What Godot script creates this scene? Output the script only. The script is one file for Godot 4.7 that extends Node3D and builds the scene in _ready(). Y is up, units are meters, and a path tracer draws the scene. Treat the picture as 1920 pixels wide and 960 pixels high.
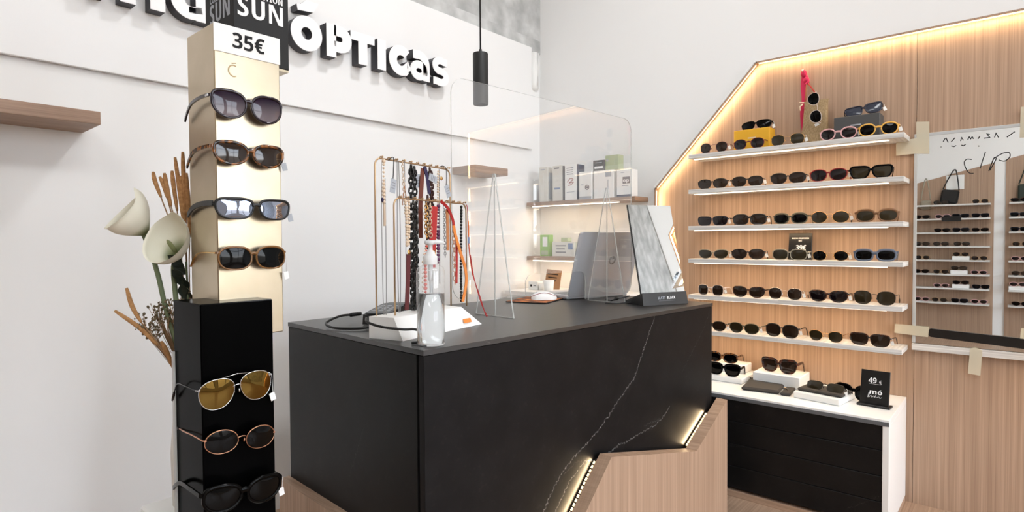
extends Node3D

# ---------------------------------------------------------------- mesh builder
class MB:
	var st := SurfaceTool.new()
	var grp := -1
	var uvo := Vector3.ZERO
	var uvu := Vector3.ZERO
	var uvv := Vector3.ZERO
	var use_uv := false
	var col := Color(1, 1, 1)
	var use_col := false
	func _init() -> void:
		st.begin(Mesh.PRIMITIVE_TRIANGLES)
		st.set_smooth_group(-1)
	func smooth(k: int) -> MB:
		grp = k
		st.set_smooth_group(k)
		return self
	func vtx(p: Vector3) -> void:
		if use_uv:
			st.set_uv(Vector2((p - uvo).dot(uvu), (p - uvo).dot(uvv)))
		if use_col:
			st.set_color(col)
		st.add_vertex(p)
	func tri(a: Vector3, b: Vector3, c: Vector3) -> void:
		vtx(a); vtx(c); vtx(b)
	func quad(a: Vector3, b: Vector3, c: Vector3, d: Vector3) -> void:
		tri(a, b, c); tri(a, c, d)
	# convex faces: turned so that they look away from «inside»
	func out(pts: Array, inside: Vector3) -> void:
		var n: Vector3 = (pts[1] - pts[0]).cross(pts[2] - pts[0])
		var mid := Vector3.ZERO
		for p in pts:
			mid += p
		mid /= pts.size()
		var q := pts.duplicate()
		if n.dot(mid - inside) < 0.0:
			q.reverse()
		for i in range(1, q.size() - 1):
			tri(q[0], q[i], q[i + 1])
	func box(c: Vector3, s: Vector3, b := Basis(), bev := 0.0) -> MB:
		var h := s / 2.0
		bev = minf(bev, minf(h.x, minf(h.y, h.z)) * 0.9)
		var P := func(sx: int, sy: int, sz: int, ax: int) -> Vector3:
			var v := Vector3(sx * (h.x - (0.0 if ax == 0 else bev)), sy * (h.y - (0.0 if ax == 1 else bev)), sz * (h.z - (0.0 if ax == 2 else bev)))
			return c + b * v
		for s1 in [-1, 1]:
			out([P.call(s1, -1, -1, 0), P.call(s1, 1, -1, 0), P.call(s1, 1, 1, 0), P.call(s1, -1, 1, 0)], c)
			out([P.call(-1, s1, -1, 1), P.call(1, s1, -1, 1), P.call(1, s1, 1, 1), P.call(-1, s1, 1, 1)], c)
			out([P.call(-1, -1, s1, 2), P.call(1, -1, s1, 2), P.call(1, 1, s1, 2), P.call(-1, 1, s1, 2)], c)
		if bev > 0.0:
			for s1 in [-1, 1]:
				for s2 in [-1, 1]:
					out([P.call(s1, s2, -1, 0), P.call(s1, s2, 1, 0), P.call(s1, s2, 1, 1), P.call(s1, s2, -1, 1)], c)
					out([P.call(s1, -1, s2, 0), P.call(s1, 1, s2, 0), P.call(s1, 1, s2, 2), P.call(s1, -1, s2, 2)], c)
					out([P.call(-1, s1, s2, 1), P.call(1, s1, s2, 1), P.call(1, s1, s2, 2), P.call(-1, s1, s2, 2)], c)
					for s3 in [-1, 1]:
						out([P.call(s1, s2, s3, 0), P.call(s1, s2, s3, 1), P.call(s1, s2, s3, 2)], c)
		return self
	func hexa(v: Array) -> MB:   # 8 points: bottom ring 0-3, top ring 4-7
		var c := Vector3.ZERO
		for p in v:
			c += p / 8.0
		out([v[0], v[1], v[2], v[3]], c); out([v[4], v[5], v[6], v[7]], c)
		for i in 4:
			var j := (i + 1) % 4
			out([v[i], v[j], v[4 + j], v[4 + i]], c)
		return self
	func tube(pts: Array, r, sides := 8, closed := false, cap := true) -> MB:
		var n := pts.size()
		var rings := []
		var up := Vector3.UP
		var t0: Vector3 = (pts[1] - pts[0]).normalized()
		if absf(t0.dot(up)) > 0.9:
			up = Vector3.RIGHT
		var side := t0.cross(up).normalized()
		for i in n:
			var a: Vector3 = pts[(i - 1 + n) % n] if closed or i > 0 else pts[i]
			var b: Vector3 = pts[(i + 1) % n] if closed or i < n - 1 else pts[i]
			var t := (b - a).normalized()
			side = (side - t * side.dot(t)).normalized()
			var v := t.cross(side)
			var rr: float = r[i] if r is Array else r
			var ring := []
			for k in sides:
				var an := TAU * k / sides
				ring.append(pts[i] + (side * cos(an) + v * sin(an)) * rr)
			rings.append(ring)
		for i in (n if closed else n - 1):
			var A: Array = rings[i]
			var B: Array = rings[(i + 1) % n]
			for k in sides:
				var l := (k + 1) % sides
				quad(A[k], A[l], B[l], B[k])
		if cap and not closed:
			for k in range(1, sides - 1):
				tri(rings[0][0], rings[0][k + 1], rings[0][k])
				tri(rings[n - 1][0], rings[n - 1][k], rings[n - 1][k + 1])
		return self
	func bar(pts: Array, hs, w, upv: Vector3) -> MB:   # flat bar: height hs along upv, width w across
		var n := pts.size()
		var rings := []
		for i in n:
			var t: Vector3 = (pts[mini(i + 1, n - 1)] - pts[maxi(i - 1, 0)]).normalized()
			var rt := t.cross(upv).normalized()
			var u2 := rt.cross(t)
			var hh: float = (hs[i] if hs is Array else hs) / 2.0
			var ww: float = (w[i] if w is Array else w) / 2.0
			rings.append([pts[i] + rt * ww + u2 * hh, pts[i] - rt * ww + u2 * hh, pts[i] - rt * ww - u2 * hh, pts[i] + rt * ww - u2 * hh])
		for i in n - 1:
			var c: Vector3 = (pts[i] + pts[i + 1]) / 2.0
			for k in 4:
				var l := (k + 1) % 4
				out([rings[i][k], rings[i][l], rings[i + 1][l], rings[i + 1][k]], c)
		var m1: Vector3 = (pts[0] + pts[1]) / 2.0
		var m2: Vector3 = (pts[n - 1] + pts[n - 2]) / 2.0
		out(rings[0], m1); out(rings[n - 1], m2)
		return self
	func lathe(prof: Array, at := Vector3.ZERO, sides := 24, b := Basis()) -> MB:   # (r, y) from bottom to top
		for i in prof.size() - 1:
			var p: Vector2 = prof[i]
			var q: Vector2 = prof[i + 1]
			for k in sides:
				var a := TAU * k / sides
				var c := TAU * (k + 1) / sides
				var A := at + b * Vector3(cos(a) * p.x, p.y, sin(a) * p.x)
				var B := at + b * Vector3(cos(c) * p.x, p.y, sin(c) * p.x)
				var C := at + b * Vector3(cos(c) * q.x, q.y, sin(c) * q.x)
				var D := at + b * Vector3(cos(a) * q.x, q.y, sin(a) * q.x)
				if p.x > 1e-6:
					tri(A, C, B)
				if q.x > 1e-6:
					tri(A, D, C)
		return self
	func ball(c: Vector3, r: Vector3, n := 8, b := Basis()) -> MB:
		var prof := []
		for i in n + 1:
			var a := -PI / 2 + PI * i / n
			prof.append(Vector2(cos(a) if i > 0 and i < n else 0.0, sin(a)))
		return lathe(prof, c, n * 2 if n > 5 else n + 2, b * Basis.from_scale(r))
	func torus(c: Vector3, R: float, r: float, b := Basis(), n := 12, m := 6, long := 0.0) -> MB:   # ring in the local xy plane
		var pts := []
		for i in n:
			var a := TAU * i / n
			var y := sin(a) * R
			pts.append(c + b * Vector3(cos(a) * R, y + signf(y) * long, 0))
		return tube(pts, r, m, true)
	func prism(poly: PackedVector2Array, T: Transform3D, z0: float, z1: float) -> MB:
		var pl := poly
		var area := 0.0
		for i in pl.size():
			area += pl[i].cross(pl[(i + 1) % pl.size()])
		if area < 0.0:
			pl = pl.duplicate(); pl.reverse()
		var idx := Geometry2D.triangulate_polygon(pl)
		for i in range(0, idx.size(), 3):
			var a := pl[idx[i]]
			var b := pl[idx[i + 1]]
			var c := pl[idx[i + 2]]
			if (b - a).cross(c - a) < 0.0:
				var s := b
				b = c; c = s
			tri(T * Vector3(a.x, a.y, z1), T * Vector3(b.x, b.y, z1), T * Vector3(c.x, c.y, z1))
			tri(T * Vector3(a.x, a.y, z0), T * Vector3(c.x, c.y, z0), T * Vector3(b.x, b.y, z0))
		for i in pl.size():
			var a := pl[i]
			var b := pl[(i + 1) % pl.size()]
			quad(T * Vector3(a.x, a.y, z0), T * Vector3(b.x, b.y, z0), T * Vector3(b.x, b.y, z1), T * Vector3(a.x, a.y, z1))
		return self
	func stroke(p: Array, w: float, T: Transform3D, z0: float, z1: float, closed := false) -> MB:
		var n := p.size()
		var L := []
		var R := []
		for i in n:
			var a: Vector2 = p[(i - 1 + n) % n] if closed or i > 0 else p[i]
			var b: Vector2 = p[(i + 1) % n] if closed or i < n - 1 else p[i]
			var d1: Vector2 = (p[i] - a).normalized() if p[i] != a else (b - p[i]).normalized()
			var d2: Vector2 = (b - p[i]).normalized() if p[i] != b else d1
			var d := (d1 + d2).normalized()
			var nn := Vector2(-d.y, d.x) / maxf(0.5, d.dot(d1))
			L.append(p[i] + nn * w / 2.0); R.append(p[i] - nn * w / 2.0)
		var V := func(q: Vector2, z: float) -> Vector3: return T * Vector3(q.x, q.y, z)
		for i in (n if closed else n - 1):
			var j := (i + 1) % n
			quad(V.call(R[i], z1), V.call(R[j], z1), V.call(L[j], z1), V.call(L[i], z1))
			quad(V.call(L[i], z0), V.call(L[j], z0), V.call(R[j], z0), V.call(R[i], z0))
			quad(V.call(R[i], z0), V.call(R[j], z0), V.call(R[j], z1), V.call(R[i], z1))
			quad(V.call(L[j], z0), V.call(L[i], z0), V.call(L[i], z1), V.call(L[j], z1))
		if not closed:
			quad(V.call(L[0], z0), V.call(R[0], z0), V.call(R[0], z1), V.call(L[0], z1))
			quad(V.call(R[n - 1], z0), V.call(L[n - 1], z0), V.call(L[n - 1], z1), V.call(R[n - 1], z1))
		return self
	func mesh() -> ArrayMesh:
		st.generate_normals()
		return st.commit()

# ---------------------------------------------------------------- helpers
var names := {}
var M := {}

func numbered(n: String) -> String:
	if not names.has(n):
		names[n] = 0
		return n
	names[n] += 1
	return "%s_%03d" % [n, names[n]]

func tag(o: Node3D, label: String, category := "", group := "", kind := "") -> void:
	if label: o.set_meta("label", label)
	if category: o.set_meta("category", category)
	if group: o.set_meta("group", group)
	if kind: o.set_meta("kind", kind)

func thing(called: String, label: String, category: String, T := Transform3D(), group := "") -> Node3D:
	var o := Node3D.new()
	o.name = numbered(called)
	add_child(o)
	o.transform = T
	tag(o, label, category, group)
	return o

func part(called: String, mb, m: Material, parent: Node3D, T := Transform3D()) -> MeshInstance3D:
	var o := MeshInstance3D.new()
	o.name = called
	o.mesh = mb.mesh() if mb is MB else mb
	o.material_override = m
	o.transform = T
	parent.add_child(o, true)
	return o

func solid(called: String, mb: MB, m: Material, label: String, category: String, T := Transform3D(), group := "") -> MeshInstance3D:
	var o := MeshInstance3D.new()
	o.name = numbered(called)
	o.mesh = mb.mesh()
	o.material_override = m
	o.transform = T
	add_child(o)
	tag(o, label, category, group)
	return o

func struct(called: String, mb: MB, m: Material) -> MeshInstance3D:
	var o := MeshInstance3D.new()
	o.name = called
	o.mesh = mb.mesh()
	o.material_override = m
	add_child(o)
	o.set_meta("kind", "structure")
	return o

func mat(key: String, c := Color.WHITE, rough := 0.6, metal := 0.0) -> StandardMaterial3D:
	if M.has(key):
		return M[key]
	var m := StandardMaterial3D.new()
	m.resource_name = key
	m.albedo_color = c
	m.roughness = rough
	m.metallic = metal
	M[key] = m
	return m

func clear_mat(key: String, c: Color, rough := 0.05) -> StandardMaterial3D:
	var m := mat(key, c, rough)
	m.transparency = BaseMaterial3D.TRANSPARENCY_ALPHA
	return m

func glow_mat(key: String, c: Color, e: float) -> StandardMaterial3D:
	var m := mat(key, Color(0.9, 0.9, 0.9), 0.5)
	m.emission_enabled = true
	m.emission = c
	m.emission_energy_multiplier = e
	return m

func at(p: Vector3, yaw := 0.0, pitch := 0.0, roll := 0.0) -> Transform3D:
	return Transform3D(Basis(Vector3.UP, deg_to_rad(yaw)) * Basis(Vector3.RIGHT, deg_to_rad(pitch)) * Basis(Vector3.BACK, deg_to_rad(roll)), p)

func frame_of(o: Vector3, x: Vector3, y: Vector3) -> Transform3D:
	var X := x.normalized()
	var Z := X.cross(y).normalized()
	return Transform3D(Basis(X, Z.cross(X), Z), o)

func curve(p: Array, n := 12) -> Array:   # smooth path through the points
	var res := []
	for i in p.size() - 1:
		var a = p[maxi(i - 1, 0)]
		var b = p[i]
		var c = p[i + 1]
		var d = p[mini(i + 2, p.size() - 1)]
		for k in n:
			res.append(b.cubic_interpolate(c, a, d, float(k) / n))
	res.append(p[p.size() - 1])
	return res

func arc(c: Vector2, rx: float, ry: float, a0: float, a1: float, n := 16) -> Array:
	var res := []
	for i in n + 1:
		var a := deg_to_rad(lerpf(a0, a1, float(i) / n))
		res.append(c + Vector2(cos(a) * rx, sin(a) * ry))
	return res

func rrect(w: float, h: float, r: float, n := 5) -> PackedVector2Array:   # centred
	var res := PackedVector2Array()
	for q in [[1, 1, 0], [-1, 1, 90], [-1, -1, 180], [1, -1, 270]]:
		for i in n + 1:
			var a := deg_to_rad(q[2] + 90.0 * i / n)
			res.append(Vector2(q[0] * (w / 2 - r) + cos(a) * r, q[1] * (h / 2 - r) + sin(a) * r))
	return res

func words(parent: Node3D, called: String, s: String, cap: float, T: Transform3D, m: Material, bold := true, wide := 1.0, face := "Droid Sans", depth := 0.0006) -> MeshInstance3D:
	var f := SystemFont.new()
	f.font_names = PackedStringArray([face])
	f.font_weight = 700 if bold else 400
	var t := TextMesh.new()
	t.font = f
	t.text = s
	t.font_size = 64
	t.pixel_size = cap / 46.0
	t.depth = depth
	t.curve_step = 2.0
	var o := MeshInstance3D.new()
	o.name = called
	o.mesh = t
	o.material_override = m
	o.transform = T * Transform3D(Basis.from_scale(Vector3(wide, 1, 1)), Vector3.ZERO)
	parent.add_child(o, true)
	return o

func area(called: String, p: Vector3, face: Vector3, along: Vector3, size: Vector2, c: Color, e: float, parent: Node3D = self) -> AreaLight3D:
	var l := AreaLight3D.new()
	l.name = called
	var z := -face.normalized()
	var x := (along - z * along.dot(z)).normalized()
	parent.add_child(l, true)
	l.transform = Transform3D(Basis(x, z.cross(x), z), p)
	l.area_size = size
	l.light_color = c
	l.light_energy = e
	l.area_range = 8.0
	l.shadow_enabled = true
	return l

# a glowing strip from a to b that shines towards «face»
func led(parent: Node3D, a: Vector3, b: Vector3, face: Vector3, w: float, m: Material, c: Color, e: float, thick := 0.003) -> void:
	var d := (b - a).normalized()
	var f := (face - d * face.dot(d)).normalized()
	var mb := MB.new()
	mb.box((a + b) / 2.0, Vector3((b - a).length(), thick, w), Basis(d, f, d.cross(f)))
	part("led_strip", mb, m, parent)
	area("led_light", (a + b) / 2.0 + f * (thick * 0.5 + 0.002), f, d, Vector2((b - a).length(), w), c, e, parent)

# ---------------------------------------------------------------- textures
func tex(im: Image) -> ImageTexture:
	return ImageTexture.create_from_image(im)

func wood_image(n: int, c0: Color, c1: Color, seed_: int, fine := 1.0) -> Image:
	var im := Image.create(n, n, false, Image.FORMAT_RGB8)
	var f := FastNoiseLite.new()
	f.seed = seed_
	f.noise_type = FastNoiseLite.TYPE_SIMPLEX
	f.frequency = 1.0
	f.fractal_type = FastNoiseLite.FRACTAL_NONE
	for x in n:
		var a := TAU * x / n
		var cx := cos(a)
		var sx := sin(a)
		for y in n:
			var v := float(y) / n
			var t := 0.42 * f.get_noise_3d(cx * 26 * fine, sx * 26 * fine, v * 3.0) + 0.30 * f.get_noise_3d(cx * 9, sx * 9, v * 1.3 + 9) + 0.22 * f.get_noise_3d(cx * 60, sx * 60, v * 9.0 + 4)
			im.set_pixel(x, y, c0.lerp(c1, clampf(0.5 + t, 0, 1)))
	return im

func marble_image(w: int, h: int, seed_: int, veins: Array) -> Image:
	var im := Image.create(w, h, false, Image.FORMAT_RGB8)
	var f := FastNoiseLite.new()
	f.seed = seed_
	f.frequency = 0.012
	f.fractal_octaves = 4
	var g := FastNoiseLite.new()
	g.seed = seed_ + 7
	g.frequency = 0.05
	g.fractal_octaves = 3
	for x in w:
		for y in h:
			var t := clampf(0.5 + 0.7 * f.get_noise_2d(x, y), 0, 1)
			var s := g.get_noise_2d(x, y)
			var c := Color(0.085, 0.083, 0.085).lerp(Color(0.12, 0.117, 0.118), t)
			if s > 0.33:
				c = c.lerp(Color(0.2, 0.185, 0.175), clampf((s - 0.33) * 2.2, 0, 0.45) * t)
			im.set_pixel(x, y, c)
	var rng := RandomNumberGenerator.new()
	rng.seed = seed_
	for L in veins:
		var pts: Array = L[0]
		var wd: float = L[1]
		var al: float = L[2]
		for i in pts.size() - 1:
			var a := Vector2(pts[i].x * w, (1.0 - pts[i].y) * h)
			var b := Vector2(pts[i + 1].x * w, (1.0 - pts[i + 1].y) * h)
			var n := int(a.distance_to(b) * 2) + 1
			for k in n:
				var p := a.lerp(b, float(k) / n)
				p += Vector2(g.get_noise_2d(p.x * 2, p.y * 2), g.get_noise_2d(p.y * 2 + 300, p.x * 2)) * 5.0
				var r := wd * (0.7 + 0.6 * absf(f.get_noise_2d(p.x * 3, p.y * 3)))
				for dx in range(-3, 4):
					for dy in range(-3, 4):
						var q := Vector2i(int(p.x) + dx, int(p.y) + dy)
						if q.x < 0 or q.y < 0 or q.x >= w or q.y >= h:
							continue
						var dd := Vector2(q).distance_to(p)
						var e := al * clampf(1.0 - dd / maxf(r, 0.3), 0, 1) * 0.6
						if e > 0:
							im.set_pixelv(q, im.get_pixelv(q).lerp(Color(0.6, 0.59, 0.57), e))
	return im

func noise_image(w: int, h: int, seed_: int, freq: float, c0: Color, c1: Color, sharp := 1.0, oct := 4) -> Image:
	var im := Image.create(w, h, false, Image.FORMAT_RGB8)
	var f := FastNoiseLite.new()
	f.seed = seed_
	f.frequency = freq
	f.fractal_octaves = oct
	for x in w:
		for y in h:
			im.set_pixel(x, y, c0.lerp(c1, clampf(0.5 + f.get_noise_2d(x, y) * sharp, 0, 1)))
	return im

func tri_tex(m: StandardMaterial3D, im: Image, scale: Vector3, world := true) -> StandardMaterial3D:
	m.albedo_color = Color.WHITE
	m.albedo_texture = tex(im)
	m.uv1_triplanar = true
	m.uv1_world_triplanar = world
	m.uv1_triplanar_sharpness = 8.0
	m.uv1_scale = scale
	return m

func make_materials() -> void:
	mat("white_wall", Color(0.93, 0.93, 0.925), 0.85)
	mat("white_panel", Color(0.93, 0.93, 0.928), 0.6)
	mat("white_gloss", Color(0.93, 0.93, 0.92), 0.35)
	mat("white_paper", Color(0.92, 0.92, 0.91), 0.8)
	mat("letter_white", Color(0.97, 0.97, 0.97), 0.5)
	mat("letter_side", Color(0.27, 0.27, 0.29), 0.6)
	mat("groove", Color(0.55, 0.55, 0.55), 0.8)
	tri_tex(mat("concrete", Color.WHITE, 0.9), noise_image(512, 512, 3, 0.011, Color(0.64, 0.645, 0.64), Color(0.84, 0.845, 0.84), 0.8, 5), Vector3(0.9, 0.9, 0.9))
	var wv := wood_image(1024, Color(0.595, 0.485, 0.40), Color(0.725, 0.61, 0.515), 11, 2.4)
	tri_tex(mat("wood_v", Color.WHITE, 0.55), wv, Vector3(1 / 0.8, 1 / 2.6, 1 / 0.8))
	var wh: Image = wv.duplicate()
	wh.rotate_90(CLOCKWISE)
	tri_tex(mat("wood_h", Color.WHITE, 0.5), wh, Vector3(1 / 2.6, 1 / 0.8, 1 / 2.6))
	var wd := wood_image(256, Color(0.53, 0.42, 0.345), Color(0.66, 0.54, 0.45), 14)
	wd.rotate_90(CLOCKWISE)
	tri_tex(mat("wood_dark", Color.WHITE, 0.5), wd, Vector3(1 / 1.3, 1 / 0.5, 1 / 0.5))
	tri_tex(mat("wood_floor", Color.WHITE, 0.4), wh, Vector3(1 / 2.2, 1 / 0.7, 1 / 0.7))
	var ws := wood_image(256, Color(0.74, 0.73, 0.715), Color(0.90, 0.895, 0.88), 21)
	ws.rotate_90(CLOCKWISE)
	tri_tex(mat("white_wood", Color.WHITE, 0.5), ws, Vector3(1 / 0.6, 1 / 0.6, 1 / 1.4))
	var front := marble_image(1024, 612, 5, [
		[[Vector2(0.700, 1.0), Vector2(0.655, 0.88), Vector2(0.612, 0.766), Vector2(0.547, 0.694), Vector2(0.497, 0.633), Vector2(0.467, 0.60), Vector2(0.411, 0.56), Vector2(0.358, 0.516), Vector2(0.324, 0.47), Vector2(0.29, 0.40), Vector2(0.2, 0.2)], 2.0, 0.75],
		[[Vector2(0.772, 0.59), Vector2(0.735, 0.553), Vector2(0.706, 0.538), Vector2(0.66, 0.53), Vector2(0.623, 0.524), Vector2(0.58, 0.515), Vector2(0.55, 0.516), Vector2(0.506, 0.503), Vector2(0.466, 0.494), Vector2(0.42, 0.507), Vector2(0.37, 0.46), Vector2(0.30, 0.33)], 1.8, 0.75],
		[[Vector2(0.735, 0.553), Vector2(0.70, 0.552), Vector2(0.655, 0.553)], 1.3, 0.45],
		[[Vector2(0.985, 0.97), Vector2(0.95, 0.90), Vector2(0.894, 0.814), Vector2(0.837, 0.73)], 1.2, 0.4],
		[[Vector2(0.42, 0.507), Vector2(0.39, 0.52), Vector2(0.35, 0.49)], 1.2, 0.4],
	])
	var mf := mat("marble_front", Color.WHITE, 0.42)
	mf.albedo_texture = tex(front)
	mf.metallic_specular = 0.26
	mf.albedo_color = Color(0.88, 0.88, 0.9)
	var plainm := marble_image(512, 512, 9, [[[Vector2(0.1, 0.3), Vector2(0.4, 0.25), Vector2(0.6, 0.1)], 1.2, 0.25], [[Vector2(0.7, 0.8), Vector2(0.8, 0.6)], 1.2, 0.25]])
	tri_tex(mat("marble", Color(1, 1, 1), 0.42), plainm, Vector3(1.4, 1.4, 1.4)).metallic_specular = 0.3
	M.marble.albedo_color = Color(0.85, 0.85, 0.85)
	var mt := tri_tex(mat("marble_top", Color.WHITE, 0.36), plainm, Vector3(1.4, 1.4, 1.4))
	mt.albedo_color = Color(1.0, 1.0, 1.0)
	mt.metallic_specular = 0.7
	mat("gloss_black", Color(0.013, 0.013, 0.014), 0.2).metallic_specular = 0.1
	mat("satin_black", Color(0.03, 0.03, 0.032), 0.4)
	mat("matte_black", Color(0.07, 0.07, 0.075), 0.7)
	mat("lamp_black", Color(0.09, 0.09, 0.09), 0.55)
	tri_tex(mat("gold_sheet", Color.WHITE, 0.32, 1.0), noise_image(128, 128, 8, 0.03, Color(0.735, 0.675, 0.575), Color(0.76, 0.70, 0.605), 1.0), Vector3(3, 3, 3))
	mat("gold_scratch", Color(0.68, 0.60, 0.48), 0.6, 0.7)
	mat("gold_side", Color(0.56, 0.47, 0.36), 0.6, 0.3)
	mat("gold", Color(0.83, 0.66, 0.42), 0.25, 1.0)
	mat("rose_gold", Color(0.80, 0.58, 0.46), 0.28, 1.0)
	mat("brass", Color(0.78, 0.66, 0.52), 0.35, 0.9)
	mat("silver", Color(0.8, 0.8, 0.8), 0.25, 1.0)
	mat("ink", Color(0.05, 0.05, 0.055), 0.8)
	mat("ink_grey", Color(0.45, 0.45, 0.47), 0.8)
	mat("print_white", Color(0.93, 0.93, 0.93), 0.7)
	mat("grey_plastic", Color(0.36, 0.37, 0.38), 0.5)
	mat("light_grey_plastic", Color(0.62, 0.63, 0.64), 0.5)
	mat("dark_plastic", Color(0.10, 0.10, 0.105), 0.45)
	mat("cable", Color(0.03, 0.03, 0.03), 0.5)
	mat("laptop", Color(0.66, 0.67, 0.69), 0.4, 0.25)
	mat("keyboard", Color(0.85, 0.85, 0.86), 0.5)
	mat("mirror", Color(0.93, 0.94, 0.94), 0.0, 1.0)
	mat("mirror_edge", Color(0.12, 0.12, 0.12), 0.3)
	mat("grey_stile", Color(0.72, 0.73, 0.73), 0.5)
	var tape := mat("masking_tape", Color(0.87, 0.84, 0.75, 0.58), 0.7)
	tape.transparency = BaseMaterial3D.TRANSPARENCY_ALPHA
	clear_mat("acrylic", Color(0.95, 0.96, 0.96, 0.045), 0.02)
	clear_mat("acrylic_edge", Color(0.80, 0.81, 0.80, 0.62), 0.3)
	clear_mat("bottle_clear", Color(0.9, 0.92, 0.93, 0.10), 0.04)
	var water := mat("water", Color(0.86, 0.875, 0.88, 0.0), 0.0)
	water.refraction_enabled = true
	water.refraction_scale = 0.033
	clear_mat("pump_plastic", Color(0.92, 0.93, 0.93, 0.72), 0.3)
	mat("burlap_plain", Color(0.6, 0.5, 0.36), 0.95)
	tri_tex(mat("burlap", Color.WHITE, 0.95), noise_image(128, 128, 12, 0.12, Color(0.56, 0.47, 0.34), Color(0.66, 0.565, 0.43), 0.8, 2), Vector3(9, 5, 9))
	mat("pink_cloth", Color(0.80, 0.15, 0.32), 0.8)
	mat("yellow_card", Color(0.88, 0.66, 0.13), 0.6)
	mat("grey_card", Color(0.28, 0.28, 0.28), 0.6)
	mat("kraft", Color(0.55, 0.40, 0.27), 0.8)
	mat("pouch_fabric", Color(0.22, 0.205, 0.19), 0.85)
	mat("green_box", Color(0.55, 0.72, 0.35), 0.6)
	mat("sage_box", Color(0.66, 0.70, 0.55), 0.6)
	mat("pale_box", Color(0.84, 0.83, 0.80), 0.6)
	mat("navy_print", Color(0.20, 0.22, 0.32), 0.6)
	mat("blue_print", Color(0.45, 0.52, 0.66), 0.6)
	mat("red_print", Color(0.62, 0.36, 0.36), 0.6)
	var sp := mat("calla_white", Color(0.93, 0.92, 0.87), 0.6)
	sp.backlight_enabled = true
	sp.backlight = Color(0.3, 0.3, 0.28)
	sp.vertex_color_use_as_albedo = true
	mat("calla_stem", Color(0.42, 0.47, 0.34), 0.6)
	mat("spadix", Color(0.50, 0.52, 0.36), 0.7)
	tri_tex(mat("dried_stem", Color.WHITE, 0.9), noise_image(128, 128, 31, 0.08, Color(0.62, 0.45, 0.28), Color(0.74, 0.56, 0.37), 1.0), Vector3(9, 9, 9))
	mat("dried_thin", Color(0.62, 0.49, 0.36), 0.9)
	mat("dried_bud", Color(0.45, 0.40, 0.31), 0.95)
	mat("leaf_dark", Color(0.13, 0.17, 0.13), 0.6)
	mat("vase", Color(0.82, 0.81, 0.78), 0.4)
	# chains
	mat("chain_black", Color(0.035, 0.035, 0.035), 0.3)
	mat("chain_brown", Color(0.24, 0.09, 0.06), 0.3)
	mat("chain_cream", Color(0.85, 0.76, 0.66), 0.35)
	mat("leather_brown", Color(0.40, 0.17, 0.09), 0.6)
	mat("leather_red", Color(0.66, 0.10, 0.09), 0.6)
	mat("leather_wine", Color(0.33, 0.03, 0.05), 0.6)
	mat("leather_orange", Color(0.88, 0.52, 0.22), 0.6)
	mat("leather_tan", Color(0.72, 0.46, 0.27), 0.6)
	mat("cord_navy", Color(0.16, 0.13, 0.28), 0.7)
	mat("cord_grey", Color(0.55, 0.54, 0.53), 0.6)
	mat("bead_coral", Color(0.80, 0.28, 0.20), 0.35)
	mat("bead_violet", Color(0.36, 0.16, 0.30), 0.35)
	mat("tag_grey", Color(0.66, 0.68, 0.71), 0.6)
	# frames and lenses
	mat("fr_black", Color(0.016, 0.015, 0.015), 0.14).metallic_specular = 0.22
	mat("fr_matte", Color(0.04, 0.04, 0.042), 0.45)
	tri_tex(mat("fr_tort", Color.WHITE, 0.15), noise_image(128, 128, 41, 0.06, Color(0.06, 0.03, 0.02), Color(0.56, 0.35, 0.16), 1.7, 2), Vector3(7, 7, 7))
	tri_tex(mat("fr_darktort", Color.WHITE, 0.15), noise_image(128, 128, 42, 0.06, Color(0.05, 0.02, 0.015), Color(0.30, 0.14, 0.07), 1.5, 2), Vector3(7, 7, 7))
	mat("fr_amber", Color(0.46, 0.31, 0.15), 0.15)
	mat("fr_purple", Color(0.10, 0.04, 0.09), 0.12)
	mat("fr_violet_metal", Color(0.42, 0.22, 0.30), 0.3, 0.7)
	mat("fr_magenta", Color(0.42, 0.08, 0.17), 0.25)
	mat("fr_pink", Color(0.86, 0.66, 0.66), 0.25)
	mat("fr_yellow", Color(0.87, 0.66, 0.30), 0.25)
	mat("fr_red", Color(0.50, 0.10, 0.11), 0.2)
	mat("fr_navy", Color(0.055, 0.075, 0.16), 0.25)
	clear_mat("fr_olive", Color(0.34, 0.34, 0.27, 0.72), 0.3)
	clear_mat("fr_brown", Color(0.48, 0.33, 0.20, 0.8), 0.3)
	clear_mat("fr_clear", Color(0.66, 0.63, 0.55, 0.6), 0.3)
	clear_mat("fr_blue", Color(0.36, 0.40, 0.47, 0.85), 0.3)
	mat("fr_dark", Color(0.10, 0.075, 0.06), 0.25)
	mat("fr_white", Color(0.80, 0.74, 0.70), 0.3)
	mat("lens_dark", Color(0.014, 0.013, 0.013), 0.05).metallic_specular = 0.28
	mat("lens_brown", Color(0.15, 0.105, 0.075), 0.07)
	mat("lens_olive", Color(0.165, 0.14, 0.085), 0.07)
	mat("lens_plum", Color(0.06, 0.03, 0.04), 0.07)
	mat("lens_blue", Color(0.20, 0.22, 0.27), 0.1)
	var gp := mat("lens_purple", Color(1, 1, 1), 0.04)
	gp.vertex_color_use_as_albedo = true
	gp.metallic_specular = 0.38
	mat("lens_mirror", Color(0.60, 0.63, 0.70), 0.03, 1.0)
	mat("lens_gold", Color(0.42, 0.33, 0.16), 0.02, 1.0)
	mat("rubber", Color(0.05, 0.05, 0.05), 0.6)
	glow_mat("led_warm", Color(1.0, 0.86, 0.66), 3.2)
	glow_mat("led_white", Color(1.0, 0.95, 0.87), 2.6)
	glow_mat("led_counter", Color(1.0, 0.88, 0.66), 2.2)
	glow_mat("ceiling_glow", Color(1.0, 0.98, 0.95), 2.0)
	clear_mat("window_glass", Color(0.95, 0.97, 0.97, 0.03), 0.02)
	mat("window_frame", Color(0.25, 0.25, 0.25), 0.5)

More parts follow.
